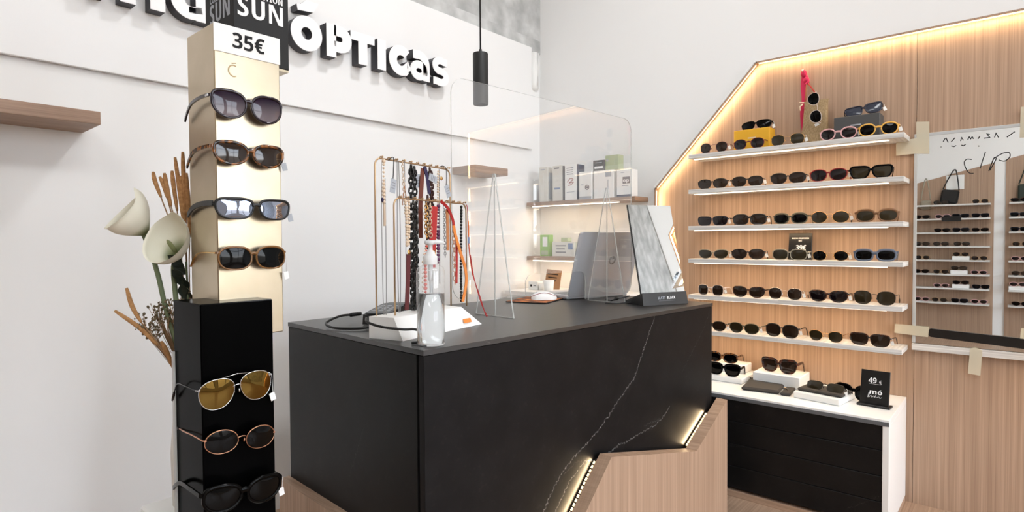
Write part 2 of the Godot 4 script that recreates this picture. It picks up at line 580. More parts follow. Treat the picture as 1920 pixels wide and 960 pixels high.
const SHAPES := {   # exponent, cat-eye lift, top-to-bottom taper, droop
	"round": [2.0, 0.0, 0.0, 0.0], "oval": [2.08, 0.0, 0.0, 0.0], "panto": [2.2, 0.03, 0.09, 0.0], "square": [3.0, 0.0, 0.02, 0.0],
	"soft": [2.5, 0.02, 0.04, 0.0], "way": [3.2, 0.16, 0.19, 0.0], "cat": [2.15, 0.30, 0.09, 0.0], "rect": [3.2, 0.04, 0.04, 0.0], "flat": [3.2, 0.08, 0.12, 0.0], "aviator": [2.3, 0.0, 0.16, 0.16],
	"sport": [2.9, 0.10, 0.14, 0.0],
}

func lens_outline(a: float, b: float, shape: String, s: int, n := 36) -> PackedVector2Array:
	var k: Array = SHAPES[shape]
	var res := PackedVector2Array()
	for i in n:
		var t := TAU * i / n
		var rr := pow(pow(absf(cos(t)), k[0]) + pow(absf(sin(t)), k[0]), -1.0 / k[0])
		var x: float = cos(t) * rr
		var y: float = sin(t) * rr
		x *= 1.0 + k[2] * y
		x += k[3] * -y * 0.5
		var outw := maxf(0.0, x)
		y += k[1] * outw * outw * (1.0 if y > 0 else 0.25)
		res.append(Vector2(s * a * x, b * y))
	return res

# One pair of glasses; the origin is under the bridge at the lowest point of the rims, the front faces +z.
# g: w total width, h height, t rim, shape, frame, lens, and optional wrap, thick, temple, bridge, brow, metal, tag, grad
func build_glasses(o: Node3D, g: Dictionary) -> Node3D:
	var w: float = g.w
	var h: float = g.h
	var t: float = g.get("t", 0.003)
	var metal: bool = g.get("metal", false)
	var brow: float = g.get("brow", 0.35)
	var wrap: float = g.get("wrap", 0.005)
	var dep: float = g.get("thick", 0.002 if metal else 0.004)
	var gap: float = g.get("bridge", 0.015 if metal else 0.007)
	var fm: Material = M[g.frame]
	var tm: Material = M[g.get("temple", g.frame)]
	var b := h / 2.0 - t
	var a := (w - gap) / 4.0 - t
	var cx := gap / 2.0 + t + a
	var cy := h / 2.0
	var N := 36
	var zof := func(x: float) -> float: return -wrap * pow(x / (w / 2.0), 2)
	var fr := MB.new().smooth(-1)
	for s in [-1, 1]:
		var ol := lens_outline(a, b, g.shape, s, N)
		var inn := []
		var out := []
		for i in N:
			var p := ol[i]
			var d := (ol[(i + 1) % N] - ol[(i - 1 + N) % N]).normalized()
			var nn := Vector2(d.y, -d.x) * (1.0 if s > 0 else -1.0)
			var tt := t * (1.0 + brow * maxf(0.0, nn.y))
			inn.append(p + Vector2(s * cx, cy))
			out.append(p + nn * tt + Vector2(s * cx, cy))
		var V := func(q: Vector2, dz: float) -> Vector3: return Vector3(q.x, q.y, zof.call(q.x) + dz)
		for i in N:
			var j := (i + 1) % N
			var cc: Vector3 = (V.call(inn[i], 0) + V.call(out[j], 0)) / 2.0
			fr.grp = 1
			var m0: Vector2 = inn[i].lerp(out[i], 0.5)
			var m1: Vector2 = inn[j].lerp(out[j], 0.5)
			fr.st.set_smooth_group(1)
			var hf := dep / 2.0
			var sec := func(k: int) -> Array:
				var pi_: Vector2 = inn[k]
				var po: Vector2 = out[k]
				return [V.call(pi_, hf * 0.5), V.call(pi_.lerp(po, 0.5), hf), V.call(po, hf * 0.5), V.call(po, -hf * 0.6), V.call(pi_, -hf * 0.6)]
			var A: Array = sec.call(i)
			var B: Array = sec.call(j)
			for k in 5:
				var l := (k + 1) % 5
				fr.out([A[k], A[l], B[l], B[k]], cc)
		var le := MB.new().smooth(1)
		var mid := Vector2(s * cx, cy)
		var vcol := func(q: Vector2) -> void:
			if g.has("grad"):
				le.use_col = true
				var f := clampf((q.y - 0.15 * h) / (0.7 * h), 0, 1)
				le.col = Color(0.17, 0.14, 0.15).lerp(Color(0.012, 0.005, 0.018), f)
		for i in N:
			var j := (i + 1) % N
			var pts := []
			for q in [inn[i], inn[j]]:
				pts.append([V.call(q, 0.0003), q])
				var q2: Vector2 = mid.lerp(q, 0.55)
				pts.append([V.call(q2, 0.0016), q2])
			var cv: Vector3 = V.call(mid, 0.0022)
			var fwd := func(x1, x2, x3) -> void:
				var nn: Vector3 = (x2[0] - x1[0]).cross(x3[0] - x1[0])
				var seq := [x1, x2, x3] if nn.z < 0 else [x1, x3, x2]
				for q in seq:
					vcol.call(q[1])
					le.vtx(q[0])
			fwd.call(pts[0], pts[2], pts[3]); fwd.call(pts[0], pts[3], pts[1]); fwd.call(pts[1], pts[3], [cv, mid])
		part("lens", le, M[g.lens], o)
	# bridge
	fr.smooth(2)
	var by: float = cy + b * g.get("bridge_at", 0.45)
	if metal:
		var bp := []
		for i in 7:
			var u := -1.0 + i / 3.0
			bp.append(Vector3(u * (gap / 2 + t * 0.6 + a * 0.06), by + (1 - u * u) * 0.003, 0.001 * (1 - u * u)))
		fr.tube(bp, t * 0.75, 6)
		if g.get("topbar", false):
			fr.tube([Vector3(-cx * 0.72, h * 0.99, zof.call(cx)), Vector3(0, h * 1.05, 0), Vector3(cx * 0.72, h * 0.99, zof.call(cx))], t * 0.7, 6)
		for s in [-1, 1]:
			fr.ball(Vector3(s * (gap / 2 - 0.001), cy - b * 0.1, -0.005), Vector3(0.0018, 0.004, 0.0025), 6)
	else:
		var bp := []
		for i in 7:
			var u := -1.0 + i / 3.0
			bp.append(Vector3(u * (gap / 2 + t), by - absf(u) * 0.001 + (1 - u * u) * 0.001, 0))
		fr.bar(bp, maxf(t * 1.7, 0.005), dep * 0.9, Vector3.UP)
	var hx := w / 2.0
	var hy: float = h * g.get("hinge_at", 0.74)
	var hz: float = zof.call(hx)
	for s in [-1, 1]:   # end pieces
		fr.smooth(-1).bar([Vector3(s * (cx + a * 0.93), hy, hz), Vector3(s * hx, hy, hz), Vector3(s * (hx + 0.002), hy, hz - 0.006)], maxf(t * 1.3, 0.0022) if not metal else 0.0022, 0.0025, Vector3.UP)
	part("frame", fr, fm, o)
	if g.has("hinge"):
		var hm := MB.new()
		for s in [-1, 1]:
			hm.box(Vector3(s * (hx + 0.002), hy, hz - 0.010), Vector3(0.0042, 0.0048, 0.012), Basis(), 0.0008)
		part("hinge", hm, M[g.hinge], o)
	# temples
	var tl: float = g.get("temple_len", 0.125)
	var th: float = g.get("temple_h", 0.0022 if metal else maxf(t * 1.4, 0.0042))
	var tw := 0.0015 if metal else 0.0032
	for s in [-1, 1]:
		var y1: float = g.get("tip_y", 0.004)
		var tp := [Vector3(s * (hx + 0.0018), hy, hz - 0.005), Vector3(s * (hx + 0.002), hy + 0.0005, hz - tl * 0.35), Vector3(s * (hx - 0.001), hy - 0.003, hz - tl * 0.66), Vector3(s * (hx - 0.004), lerpf(hy, y1, 0.55), hz - tl * 0.86), Vector3(s * (hx - 0.007), y1, hz - tl)]
		var te := MB.new()
		te.bar(curve(tp, 4), th, tw, Vector3.UP)
		var tem := part("temple", te, tm, o)
		if metal:
			var ti := MB.new().smooth(1)
			ti.tube([tp[3], tp[3].lerp(tp[4], 0.5), tp[4]], [0.002, 0.0028, 0.0022], 6)
			part("temple_tip", ti, M[g.get("tip", "fr_dark")], tem)
	if g.get("tag", "") != "":
		var kx := hx + 0.004
		var tg := MB.new()
		var drop: float = g.get("drop", 0.020)
		tg.box(Vector3(kx + 0.002, hy - drop, hz - 0.008), Vector3(0.011, 0.016, 0.0012), Basis(Vector3.BACK, 0.25), 0.0004)
		var tn := part("price_tag", tg, M[g.tag], o)
		var sr := MB.new().smooth(1)
		sr.tube([Vector3(kx - 0.003, hy + 0.003, hz - 0.010), Vector3(kx + 0.003, hy - 0.002, hz - 0.009), Vector3(kx + 0.003, hy - drop + 0.007, hz - 0.008)], 0.0006, 5)
		part("string", sr, M["white_paper"], tn)
	return o

func glasses(label: String, g: Dictionary, T: Transform3D, group := "") -> Node3D:
	var o := thing("sunglasses", label, "sunglasses", T, group)
	return build_glasses(o, g)

func V(x: float, y: float, z: float) -> Vector3:
	return Vector3(x, y, z)

const WARM := Color(1.0, 0.87, 0.68)
const SOFT := Color(1.0, 0.85, 0.66)

func _ready() -> void:
	# camera
	var cam := Camera3D.new()
	cam.name = "camera"
	add_child(cam)
	cam.position = V(-2.75, 1.04, 2.1713)
	var yaw := deg_to_rad(41.06)
	var pitch := deg_to_rad(-1.46)
	var roll := deg_to_rad(-0.34)
	var f := V(cos(yaw) * cos(pitch), sin(pitch), -sin(yaw) * cos(pitch))
	var r0 := V(sin(yaw), 0, cos(yaw))
	var u0 := r0.cross(f)
	var r := r0 * cos(roll) + u0 * sin(roll)
	var u := u0 * cos(roll) - r0 * sin(roll)
	cam.basis = Basis(r, u, -f)
	cam.fov = rad_to_deg(2.0 * atan(480.0 / 1094.0))
	cam.near = 0.05
	cam.current = true
	# sky and exposure
	var we := WorldEnvironment.new()
	we.name = "world_environment"
	var env := Environment.new()
	env.tonemap_mode = Environment.TONE_MAPPER_LINEAR
	env.tonemap_exposure = 0.82
	env.background_mode = Environment.BG_SKY
	var sky := Sky.new()
	var sm := ProceduralSkyMaterial.new()
	sm.sky_top_color = Color(0.80, 0.86, 0.93)
	sm.sky_horizon_color = Color(0.96, 0.97, 0.98)
	sm.ground_horizon_color = Color(0.80, 0.79, 0.77)
	sm.ground_bottom_color = Color(0.62, 0.61, 0.60)
	sm.sky_energy_multiplier = 3.2
	sm.ground_energy_multiplier = 2.2
	sky.sky_material = sm
	env.sky = sky
	env.sdfgi_enabled = true
	env.ssao_enabled = true
	env.ssil_enabled = true
	we.environment = env
	add_child(we)
	# lamps of the room: the key downlight over the till and ceiling panels
	make_materials()
	area("downlight_key", V(-1.12, 3.14, 1.25), V(-0.02, -1, -0.42), V(1, 0, 0), Vector2(0.22, 0.22), Color(0.985, 0.99, 1.0), 2.3)
	area("panel_light", V(-1.9, 3.15, 3.0), V(0, -1, -0.1), V(1, 0, 0), Vector2(1.8, 0.6), Color(0.975, 0.99, 1.0), 5.0)
	area("panel_light_left", V(-3.9, 3.15, 2.4), V(0, -1, -0.1), V(0, 0, 1), Vector2(1.8, 0.6), Color(0.975, 0.99, 1.0), 4.4)
	build_room()
	build_sign()
	build_niche()
	build_counter()
	build_tower()
	build_cabinet()
	build_mirror()
	build_wall_shelves()
	build_counter_things()
	build_chains()
	build_plant()
	build_shelf_glasses()
	build_far_side()

# ---------------------------------------------------------------- room
func build_room() -> void:
	var W: Material = M.white_wall
	var left := struct("wall_left", MB.new().box(V(-2.75, 1.6, -0.06), V(5.7, 3.2, 0.12)), W)
	var cb := MB.new()
	cb.box(V(-2.73, 2.66, 0.004), V(5.46, 1.03, 0.008))
	part("concrete_beam", cb, M.concrete, left)
	var cap := MB.new().smooth(1)
	cap.tube([V(-0.045, 2.145, -0.012), V(-0.045, 1.955, -0.012)], 0.036, 16)
	cap.ball(V(-0.045, 1.955, -0.012), V(0.036, 0.036, 0.036), 8)
	part("cable_cover", cap, M.white_gloss, left)
	# white wall of the shelves: around the wood-clad niche
	var wr := MB.new()
	wr.box(V(0.076, 1.6, 2.75), V(0.12, 3.2, 5.7))
	var right := struct("wall_right", wr, W)
	var skin := MB.new()   # plaster skin in front of the core, with the outline of the wood left open
	var T := Transform3D(Basis(V(0, 0, 1), V(0, 1, 0), V(-1, 0, 0)), V(0.016, 0, 0))
	skin.prism(PackedVector2Array([Vector2(-0.1, 0), Vector2(0.763, 0), Vector2(0.772, 1.30), Vector2(1.267, 1.833), Vector2(2.952, 1.833), Vector2(2.952, 0), Vector2(5.6, 0), Vector2(5.6, 3.2), Vector2(-0.1, 3.2)]), T, 0.0, 0.016)
	part("plaster", skin, W, right)
	var conc := MB.new()
	conc.box(V(-0.004, 1.7, 4.40), V(0.008, 3.0, 2.2))
	part("concrete_pier", conc, M.concrete, right)
	# wood cladding in four boards, joint at the mirror
	var P1 := MB.new()
	P1.prism(PackedVector2Array([Vector2(0.763, 0.0), Vector2(0.772, 1.30), Vector2(1.267, 1.833), Vector2(1.862, 1.833), Vector2(1.862, 0.0)]), T, 0.002, 0.018)
	part("wood_panel", P1, M.wood_v, right)
	var P2 := MB.new()
	P2.prism(PackedVector2Array([Vector2(1.8635, 0.0), Vector2(1.8635, 1.833), Vector2(2.95, 1.833), Vector2(2.95, 0.0)]), T, 0.002, 0.018)
	part("wood_panel", P2, M.wood_v, right)
	struct("wall_back", MB.new().box(V(-5.46, 1.6, 2.75), V(0.12, 3.2, 5.7)), W)
	struct("ceiling", MB.new().box(V(-2.75, 3.26, 2.75), V(5.7, 0.12, 5.7)), W)
	struct("floor", MB.new().box(V(-2.75, -0.06, 2.75), V(5.7, 0.12, 5.7)), M.wood_floor)
	# shop front with two large windows and a door between them
	var wf := MB.new()
	for b in [[-5.4, -3.1, 0, 3.2], [-1.75, -1.5, 0, 3.2], [-0.08, 0.1, 0, 3.2], [-3.1, -1.75, 2.75, 3.2], [-1.5, -0.08, 2.75, 3.2], [-3.1, -1.75, 0, 0.35], [-1.5, -0.08, 0, 0.35]]:
		wf.box(V((b[0] + b[1]) / 2, (b[2] + b[3]) / 2, 5.56), V(b[1] - b[0], b[3] - b[2], 0.12))
	struct("wall_front", wf, W)
	var k := 1
	for b in [[-3.1, -1.75], [-1.5, -0.08]]:
		var pn := MB.new()
		pn.quad(V(b[0], 0.35, 5.56), V(b[0], 2.75, 5.56), V(b[1], 2.75, 5.56), V(b[1], 0.35, 5.56))
		var wn := struct("window_%d" % k, pn, M.window_glass)
		var fr := MB.new()
		for s in [[b[0], 0.04, 0.35, 2.75], [b[1] - 0.04, 0.04, 0.35, 2.75], [(b[0] + b[1]) / 2 - 0.02, 0.04, 0.35, 2.75]]:
			fr.box(V(s[0] + s[1] / 2, 1.55, 5.56), V(s[1], 2.4, 0.05))
		fr.box(V((b[0] + b[1]) / 2, 2.0, 5.56), V(b[1] - b[0], 0.04, 0.05))
		part("window_frame", fr, M.window_frame, wn)
		k += 1
	# lamps in the ceiling
	for q in [[V(-1.12, 3.185, 1.25), 0.22, 0.22, "small square white downlight in the ceiling over the counter"], [V(-1.9, 3.185, 3.0), 1.8, 0.6, "long white light panel in the ceiling behind the viewer"], [V(-3.9, 3.185, 2.4), 0.6, 1.8, "second long white light panel in the ceiling left of the viewer"]]:
		var o := thing("ceiling_light", q[3], "ceiling light", Transform3D(Basis(), q[0]))
		part("housing", MB.new().box(V(0, 0, 0), V(q[1] + 0.05, 0.028, q[2] + 0.05), Basis(), 0.004), M.white_gloss, o)
		part("diffuser", MB.new().box(V(0, -0.016, 0), V(q[1], 0.006, q[2])), M.ceiling_glow, o)
	# black pendant tube lamp
	var pl := thing("pendant_lamp", "slim black cylinder pendant lamp hanging on a thin black cable", "pendant lamp", Transform3D(Basis(), V(-1.02, 1.598, 0.5)))
	var sh := MB.new().smooth(1)
	sh.lathe([Vector2(0.026, 0.004), Vector2(0.030, 0.0), Vector2(0.0315, 0.003), Vector2(0.0315, 0.206), Vector2(0.030, 0.209), Vector2(0.0, 0.209)], V(0, 0, 0), 28)
	sh.lathe([Vector2(0.0, 0.03), Vector2(0.024, 0.028), Vector2(0.026, 0.004)], V(0, 0, 0), 28)
	part("lamp_shade", sh, M.lamp_black, pl)
	var cb2 := MB.new().smooth(1)
	cb2.tube([V(0, 0.209, 0), V(0, 0.225, 0)], 0.006, 10)
	cb2.tube([V(0, 0.222, 0), V(0, 1.60, 0)], 0.0032, 8)
	part("cable", cb2, M.cable, pl)

# ---------------------------------------------------------------- sign board with letters
func build_sign() -> void:
	var bd := thing("sign_board", "long white wall panel carrying the raised shop lettering", "sign board", Transform3D(Basis(), V(-2.75, 1.574, 0.0)))
	var pm := MB.new()
	pm.box(V(0.0275, 0.2945, 0.013), V(5.255, 0.589, 0.014), Basis(), 0.0015)
	part("panel", pm, M.white_panel, bd)
	part("batten", MB.new().box(V(0.0275, 0.2945, 0.003), V(5.22, 0.555, 0.006)), M.groove, bd)
	var sg := thing("wall_lettering", "large white raised letters with dark grey sides on the white panel", "sign", Transform3D(Basis(), V(0, 1.788, 0.02)))
	var S := 0.043
	var A := Vector2(0, 0)
	var rect := func(x0, y0, x1, y1) -> Array: return ["poly", PackedVector2Array([Vector2(x0, y0), Vector2(x1, y0), Vector2(x1, y1), Vector2(x0, y1)])]
	var H := 0.130
	var L := {}
	var hs := S / 2
	L["o"] = [["ring", arc(Vector2(0.066, 0.064), 0.066 - hs, 0.067 - hs, 0, 360, 40).slice(0, 40)]]
	L["o_accent"] = L["o"] + [["poly", PackedVector2Array([Vector2(0.030, 0.145), Vector2(0.095, 0.152), Vector2(0.118, 0.192), Vector2(0.066, 0.192), Vector2(0.040, 0.170), Vector2(0.026, 0.168)])]]
	L["p"] = [rect.call(0, 0, S, H), ["line", [Vector2(S * 0.8, H - hs * 0.95), Vector2(0.066, H - hs * 0.95)] + arc(Vector2(0.068, 0.078), 0.044 - hs + 0.004, 0.052 - hs, 78, -78, 14) + [Vector2(0.064, 0.026 + hs * 0.9), Vector2(S * 0.8, 0.026 + hs * 0.9)]]]
	L["T"] = [rect.call(0, H - 0.036, 0.118, H), rect.call(0.037, 0, 0.081, H - 0.036)]
	L["I"] = [rect.call(0, 0, S, H)]
	L["c"] = [["line", arc(Vector2(0.066, 0.064), 0.066 - hs, 0.067 - hs, 42, 318, 24) + [Vector2(0.106, 0.021)]]]
	L["a"] = [["ring", arc(Vector2(0.052, 0.042), 0.034, 0.028, 0, 360, 24).slice(0, 24), 0.034], ["line", [Vector2(0.018, 0.112)] + arc(Vector2(0.052, 0.072), 0.044, 0.042, 105, 0, 12) + [Vector2(0.096, 0.0)], S * 0.92]]
	L["s"] = [["line", [Vector2(0.098, 0.113)] + arc(Vector2(0.056, 0.091), 0.034, 0.026, 60, 250, 12) + arc(Vector2(0.056, 0.040), 0.036, 0.027, 80, -120, 14) + [Vector2(0.010, 0.017)], 0.034]]
	L["u"] = [["line", [Vector2(hs, H + 0.02), Vector2(hs, 0.06)] + arc(Vector2(0.062, 0.058), 0.062 - hs, 0.058 - hs, 180, 280, 12) + [Vector2(0.098, 0.026)]], rect.call(0.077, 0, 0.120, H + 0.02), rect.call(0.055, 0.004, 0.090, 0.042)]
	L["m"] = [rect.call(0, 0, S, H), rect.call(0.083, 0, 0.083 + S, H), rect.call(0.166, 0, 0.166 + S, H), ["line", [Vector2(0.02, H - 0.022)] + arc(Vector2(0.145, 0.09), 0.042, 0.040, 150, 0, 10), 0.036], ["line", [Vector2(0.02, 0.09)] + arc(Vector2(0.062, 0.09), 0.042, 0.040, 150, 0, 10), 0.036]]
	L["l"] = [rect.call(0, 0, S, H + 0.06)]
	for q in [["m", -2.252], ["u", -2.026], ["l", -1.886], ["T", -1.832], ["I", -1.690], ["o_accent", -1.610], ["p", -1.458], ["T", -1.346], ["I", -1.212], ["c", -1.152], ["a", -1.034], ["s", -0.905]]:
		var T := Transform3D(Basis(), V(q[1], 0, 0))
		var b := MB.new()
		var fc := MB.new()
		for s in L[q[0]]:
			var w: float = s[2] if s.size() > 2 else S
			if s[0] == "poly":
				b.prism(s[1], T, 0.001, 0.047); fc.prism(s[1], T, 0.047, 0.050)
			else:
				b.stroke(s[1], w, T, 0.001, 0.047, s[0] == "ring"); fc.stroke(s[1], w, T, 0.047, 0.050, s[0] == "ring")
		var l := part("letter", b, M.letter_side, sg)
		part("letter_face", fc, M.letter_white, l)

# ---------------------------------------------------------------- rim of the niche, LED lines
func build_niche() -> void:
	var pts := [V(-0.0, 0.0, 0.760), V(-0.0, 1.301, 0.769), V(-0.0, 1.837, 1.266), V(0, 1.837, 2.954), V(0, 0.0, 2.954)]
	var rim: Node3D = get_node("wall_right")
	for i in 4:
		var a: Vector3 = pts[i]
		var b: Vector3 = pts[i + 1]
		var d := (b - a).normalized()
		var inw := d.cross(V(1, 0, 0))
		if inw.dot(V(0, 0.8, 1.9) - (a + b) / 2) < 0: inw = -inw
		var mb := MB.new()
		mb.box((a + b) / 2 + inw * 0.002 + V(-0.0325, 0, 0), V((b - a).length() + 0.004, 0.006, 0.003), Basis(d, inw, d.cross(inw)))
		mb.box((a + b) / 2 + V(-0.016, 0, 0) , V((b - a).length() + 0.004, 0.005, 0.034), Basis(d, inw, d.cross(inw)))
		part("edge_board", mb, M.wood_v, rim)
		if i == 1:
			var wb := MB.new()
			wb.box((a + b) / 2 + V(-0.015, 0, 0) - inw * 0.008, V((b - a).length(), 0.010, 0.030), Basis(d, inw, d.cross(inw)), 0.002)
			part("white_edge", wb, M.white_gloss, rim)
		var off := inw * 0.0055 + V(-0.0235, 0, 0)
		led(rim, a + d * 0.01 + off, b - d * 0.01 + off, V(0.55, 0, 0) + inw, 0.010, M.led_warm, WARM, 0.14 * (b - a).length())

# ---------------------------------------------------------------- counter
const FL := Vector3(-1.912, 0.0, 1.181)
const CE := Vector3(0.9968, 0, 0.0799)
const CN := Vector3(-0.0799, 0, 0.9968)

func build_counter() -> void:
	var T := Transform3D(Basis(CE, V(0, 1, 0), CN), FL)
	var o := thing("service_counter", "black veined stone service counter with a zigzag wooden skirt", "counter")
	# stone top
	var top := MB.new()
	var TT := Transform3D(Basis(V(1, 0, 0), V(0, 0, -1), V(0, 1, 0)), V(0, 0.788, 0))
	top.prism(PackedVector2Array([Vector2(-1.914, -1.183), Vector2(-0.575, -1.290), Vector2(-0.45, -0.565), Vector2(-1.874, -0.512)]), TT, 0.0, 0.012)
	part("stone_top", top, M.marble_top, o)
	var fp := MB.new()
	fp.use_uv = true
	fp.uvo = T * V(0, 0.788, 0)
	fp.uvu = CE / 1.339
	fp.uvv = V(0, -1.0 / 0.788, 0)
	fp.box(T * V(0.6695, 0.397, -0.010), V(1.339, 0.780, 0.020), T.basis, 0.001)
	part("front_panel", fp, M.marble_front, o)
	var sp := MB.new()
	sp.prism(PackedVector2Array([Vector2(-1.912, -1.156), Vector2(-1.892, -1.156), Vector2(-1.852, -0.512), Vector2(-1.872, -0.512)]), TT, -0.778, -0.002)
	part("side_panel", sp, M.marble, o)
	var bp := MB.new()
	bp.prism(PackedVector2Array([Vector2(-1.84, -0.515), Vector2(-1.84, -0.535), Vector2(-0.47, -0.585), Vector2(-0.47, -0.567)]), TT, -0.778, -0.002)
	part("back_panel", bp, M.satin_black, o)
	var ep := MB.new()
	ep.prism(PackedVector2Array([Vector2(-0.577, -1.262), Vector2(-0.597, -1.262), Vector2(-0.488, -0.60), Vector2(-0.468, -0.60)]), TT, -0.778, -0.002)
	part("end_panel", ep, M.marble, o)
	# wooden skirt in front: outline in the plane of the front
	var poly := PackedVector2Array([Vector2(0.215, 0.0), Vector2(0.618, 0.413), Vector2(1.119, 0.301), Vector2(1.351, 0.437), Vector2(1.354, 0.0)])
	var sk := MB.new()
	sk.prism(poly, T, 0.014, 0.056)
	part("wood_skirt", sk, M.wood_v, o)
	# narrower tongue that carries the LED bed
	var bed := MB.new()
	bed.box(T * V(1.312, 0.375, 0.010), V(0.028, 0.03, 0.006), T.basis)
	part("led_end_plate", bed, M.wood_v, o)
	for q in [[Vector2(0.225, 0.012), Vector2(0.605, 0.402)], [Vector2(1.135, 0.312), Vector2(1.285, 0.400)]]:
		var a: Vector3 = T * V(q[0].x, q[0].y - 0.009, 0.006)
		var b: Vector3 = T * V(q[1].x, q[1].y - 0.009, 0.006)
		var d := (b - a).normalized()
		var upn := CN.cross(d).normalized()
		if upn.y < 0: upn = -upn
		var mb := MB.new()
		var n := int((b - a).length() / 0.013)
		for i in n:
			mb.box(a.lerp(b, (i + 0.5) / n) + upn * 0.0, V(0.009, 0.003, 0.005), Basis(d, upn, d.cross(upn)))
		part("led_strip", mb, M.led_counter, o)
		area("led_light", (a + b) / 2 + upn * 0.007, upn - CN * 0.5, d, Vector2((b - a).length(), 0.006), WARM, 0.045 * (b - a).length() / 0.2, o)
	# skirt of the left side
	var ss := MB.new()
	ss.prism(PackedVector2Array([Vector2(-1.944, -1.2), Vector2(-1.914, -1.2), Vector2(-1.871, -0.50), Vector2(-1.903, -0.50)]), TT, -0.788, -0.458)
	part("wood_skirt", ss, M.wood_v, o)

# ---------------------------------------------------------------- display tower
func build_tower() -> void:
	var o := thing("display_tower", "tall slim gold and black display tower hung with sunglasses", "display stand")
	var g := MB.new()
	g.box(V(-2.207, 1.158, 0.935), V(0.132, 0.612, 0.130), Basis(), 0.002)
	part("gold_column", g, M.gold_sheet, o)
	var b := MB.new()
	b.box(V(-2.262, 0.7055, 0.995), V(0.135, 0.447, 0.130), Basis(), 0.002)
	part("black_column", b, M.gloss_black, o)
	var sb := MB.new()
	sb.box(V(-2.143, 1.56, 0.860), V(0.122, 0.27, 0.14), Basis(), 0.0015)
	var sbx := part("sign_box", sb, M.matte_black, o)
	var ub := MB.new()
	ub.box(V(-2.143, 1.4225, 0.860), V(0.120, 0.005, 0.138))
	part("gold_base", ub, M.gold_sheet, o)
	words(sbx, "lettering", "SUN", 0.041, Transform3D(Basis(), V(-2.144, 1.538, 0.9305)), M.print_white, true, 0.92)
	words(sbx, "lettering", "COLLECTION", 0.0145, Transform3D(Basis(), V(-2.144, 1.571, 0.9305)), M.print_white, true, 0.80)
	var LB := Basis(V(0, 0, 1), V(0, 1, 0), V(-1, 0, 0))
	words(sbx, "lettering", "SUN", 0.041, Transform3D(LB, V(-2.2045, 1.539, 0.866)), M.tag_grey, true, 0.92)
	words(sbx, "lettering", "COLLECTION", 0.0145, Transform3D(LB, V(-2.2045, 1.571, 0.866)), M.tag_grey, true, 0.80)
	var cd := MB.new()
	cd.box(V(-2.207, 1.437, 1.0012), V(0.133, 0.054, 0.0014), Basis(), 0.0004)
	var cdm := part("price_card", cd, M.white_paper, o)
	words(cdm, "lettering", "35€", 0.0295, Transform3D(Basis(), V(-2.206, 1.4375, 1.0024)), M.ink, true, 0.98, "Droid Sans", 0.0005)
	# scratches left by an old sticker
	var sc := MB.new()
	sc.stroke(arc(Vector2(-2.236, 1.378), 0.010, 0.011, 60, 300, 12), 0.0028, Transform3D(), 1.0, 1.0004)
	sc.stroke([Vector2(-2.240, 1.392), Vector2(-2.231, 1.394)], 0.002, Transform3D(), 1.0, 1.0004)
	part("scratch", sc, M.gold_scratch, o)
	# acrylic side sheets and foot
	var ac := MB.new()
	ac.box(V(-2.3325, 0.66, 0.934), V(0.003, 0.34, 0.010))
	ac.box(V(-2.189, 0.675, 0.935), V(0.003, 0.36, 0.012))
	part("acrylic_sheet", ac, M.acrylic_edge, o)
	var core := MB.new()
	core.box(V(-2.19, 0.67, 0.89), V(0.07, 0.37, 0.05))
	core.box(V(-2.15, 1.20, 0.83), V(0.06, 0.44, 0.04))
	core.box(V(-2.17, 0.84, 0.855), V(0.06, 0.30, 0.05))
	part("core_post", core, M.satin_black, o)
	var pl := MB.new()
	pl.box(V(-2.272, 0.24, 0.915), V(0.146, 0.48, 0.31), Basis(), 0.004)
	solid("plinth", pl, M.white_gloss, "white box plinth under the gold and black display tower", "plinth")
	# glasses on the tower
	var hang := func(label: String, x: float, y: float, z: float, g2: Dictionary, roll := 0.0, yaw := 0.0) -> void:
		glasses(label, g2, Transform3D(Basis(Vector3.UP, deg_to_rad(yaw)) * Basis(Vector3.BACK, deg_to_rad(roll)), V(x, y, z)), "sunglasses on the display tower")
	hang.call("dark purple cat-eye sunglasses with silver hinges at the top of the gold column", -2.217, 1.279, 1.022, {w = 0.141, h = 0.055, t = 0.0042, shape = "cat", frame = "fr_purple", lens = "lens_purple", grad = true, hinge = "silver", wrap = 0.005, thick = 0.005, tip_y = 0.012, temple_len = 0.145})
	hang.call("tortoiseshell cat-eye sunglasses second from the top on the gold column", -2.215, 1.190, 1.022, {w = 0.141, h = 0.046, t = 0.0048, shape = "cat", frame = "fr_tort", lens = "lens_brown", wrap = 0.005, thick = 0.005, tip_y = 0.006, temple_len = 0.145, tag = "tag_grey", drop = 0.026})
	hang.call("black wraparound sport sunglasses with silver mirrored lenses on the gold column", -2.209, 1.085, 1.030, {w = 0.150, h = 0.042, t = 0.0036, shape = "sport", frame = "fr_matte", lens = "lens_mirror", wrap = 0.012, thick = 0.005, tip_y = 0.012, temple_len = 0.15, temple_h = 0.010, tag = "tag_grey", drop = 0.024, bridge = 0.010})
	hang.call("square amber brown sunglasses with thin gold temples at the foot of the gold column", -2.212, 0.986, 1.022, {w = 0.136, h = 0.047, t = 0.0032, shape = "soft", frame = "fr_amber", temple = "gold", lens = "lens_dark", wrap = 0.005, thick = 0.0045, tip_y = 0.005, temple_len = 0.15, temple_h = 0.0022, tag = "white_paper", drop = 0.05})
	hang.call("thin metal aviator sunglasses with gold mirrored lenses on the black column", -2.275, 0.741, 1.085, {w = 0.132, h = 0.055, t = 0.0011, shape = "aviator", frame = "silver", temple = "fr_black", lens = "lens_gold", metal = true, topbar = true, wrap = 0.006, bridge = 0.012, bridge_at = 0.3, tip_y = -0.005, temple_len = 0.15, tag = "white_paper", drop = 0.046}, 2.5)
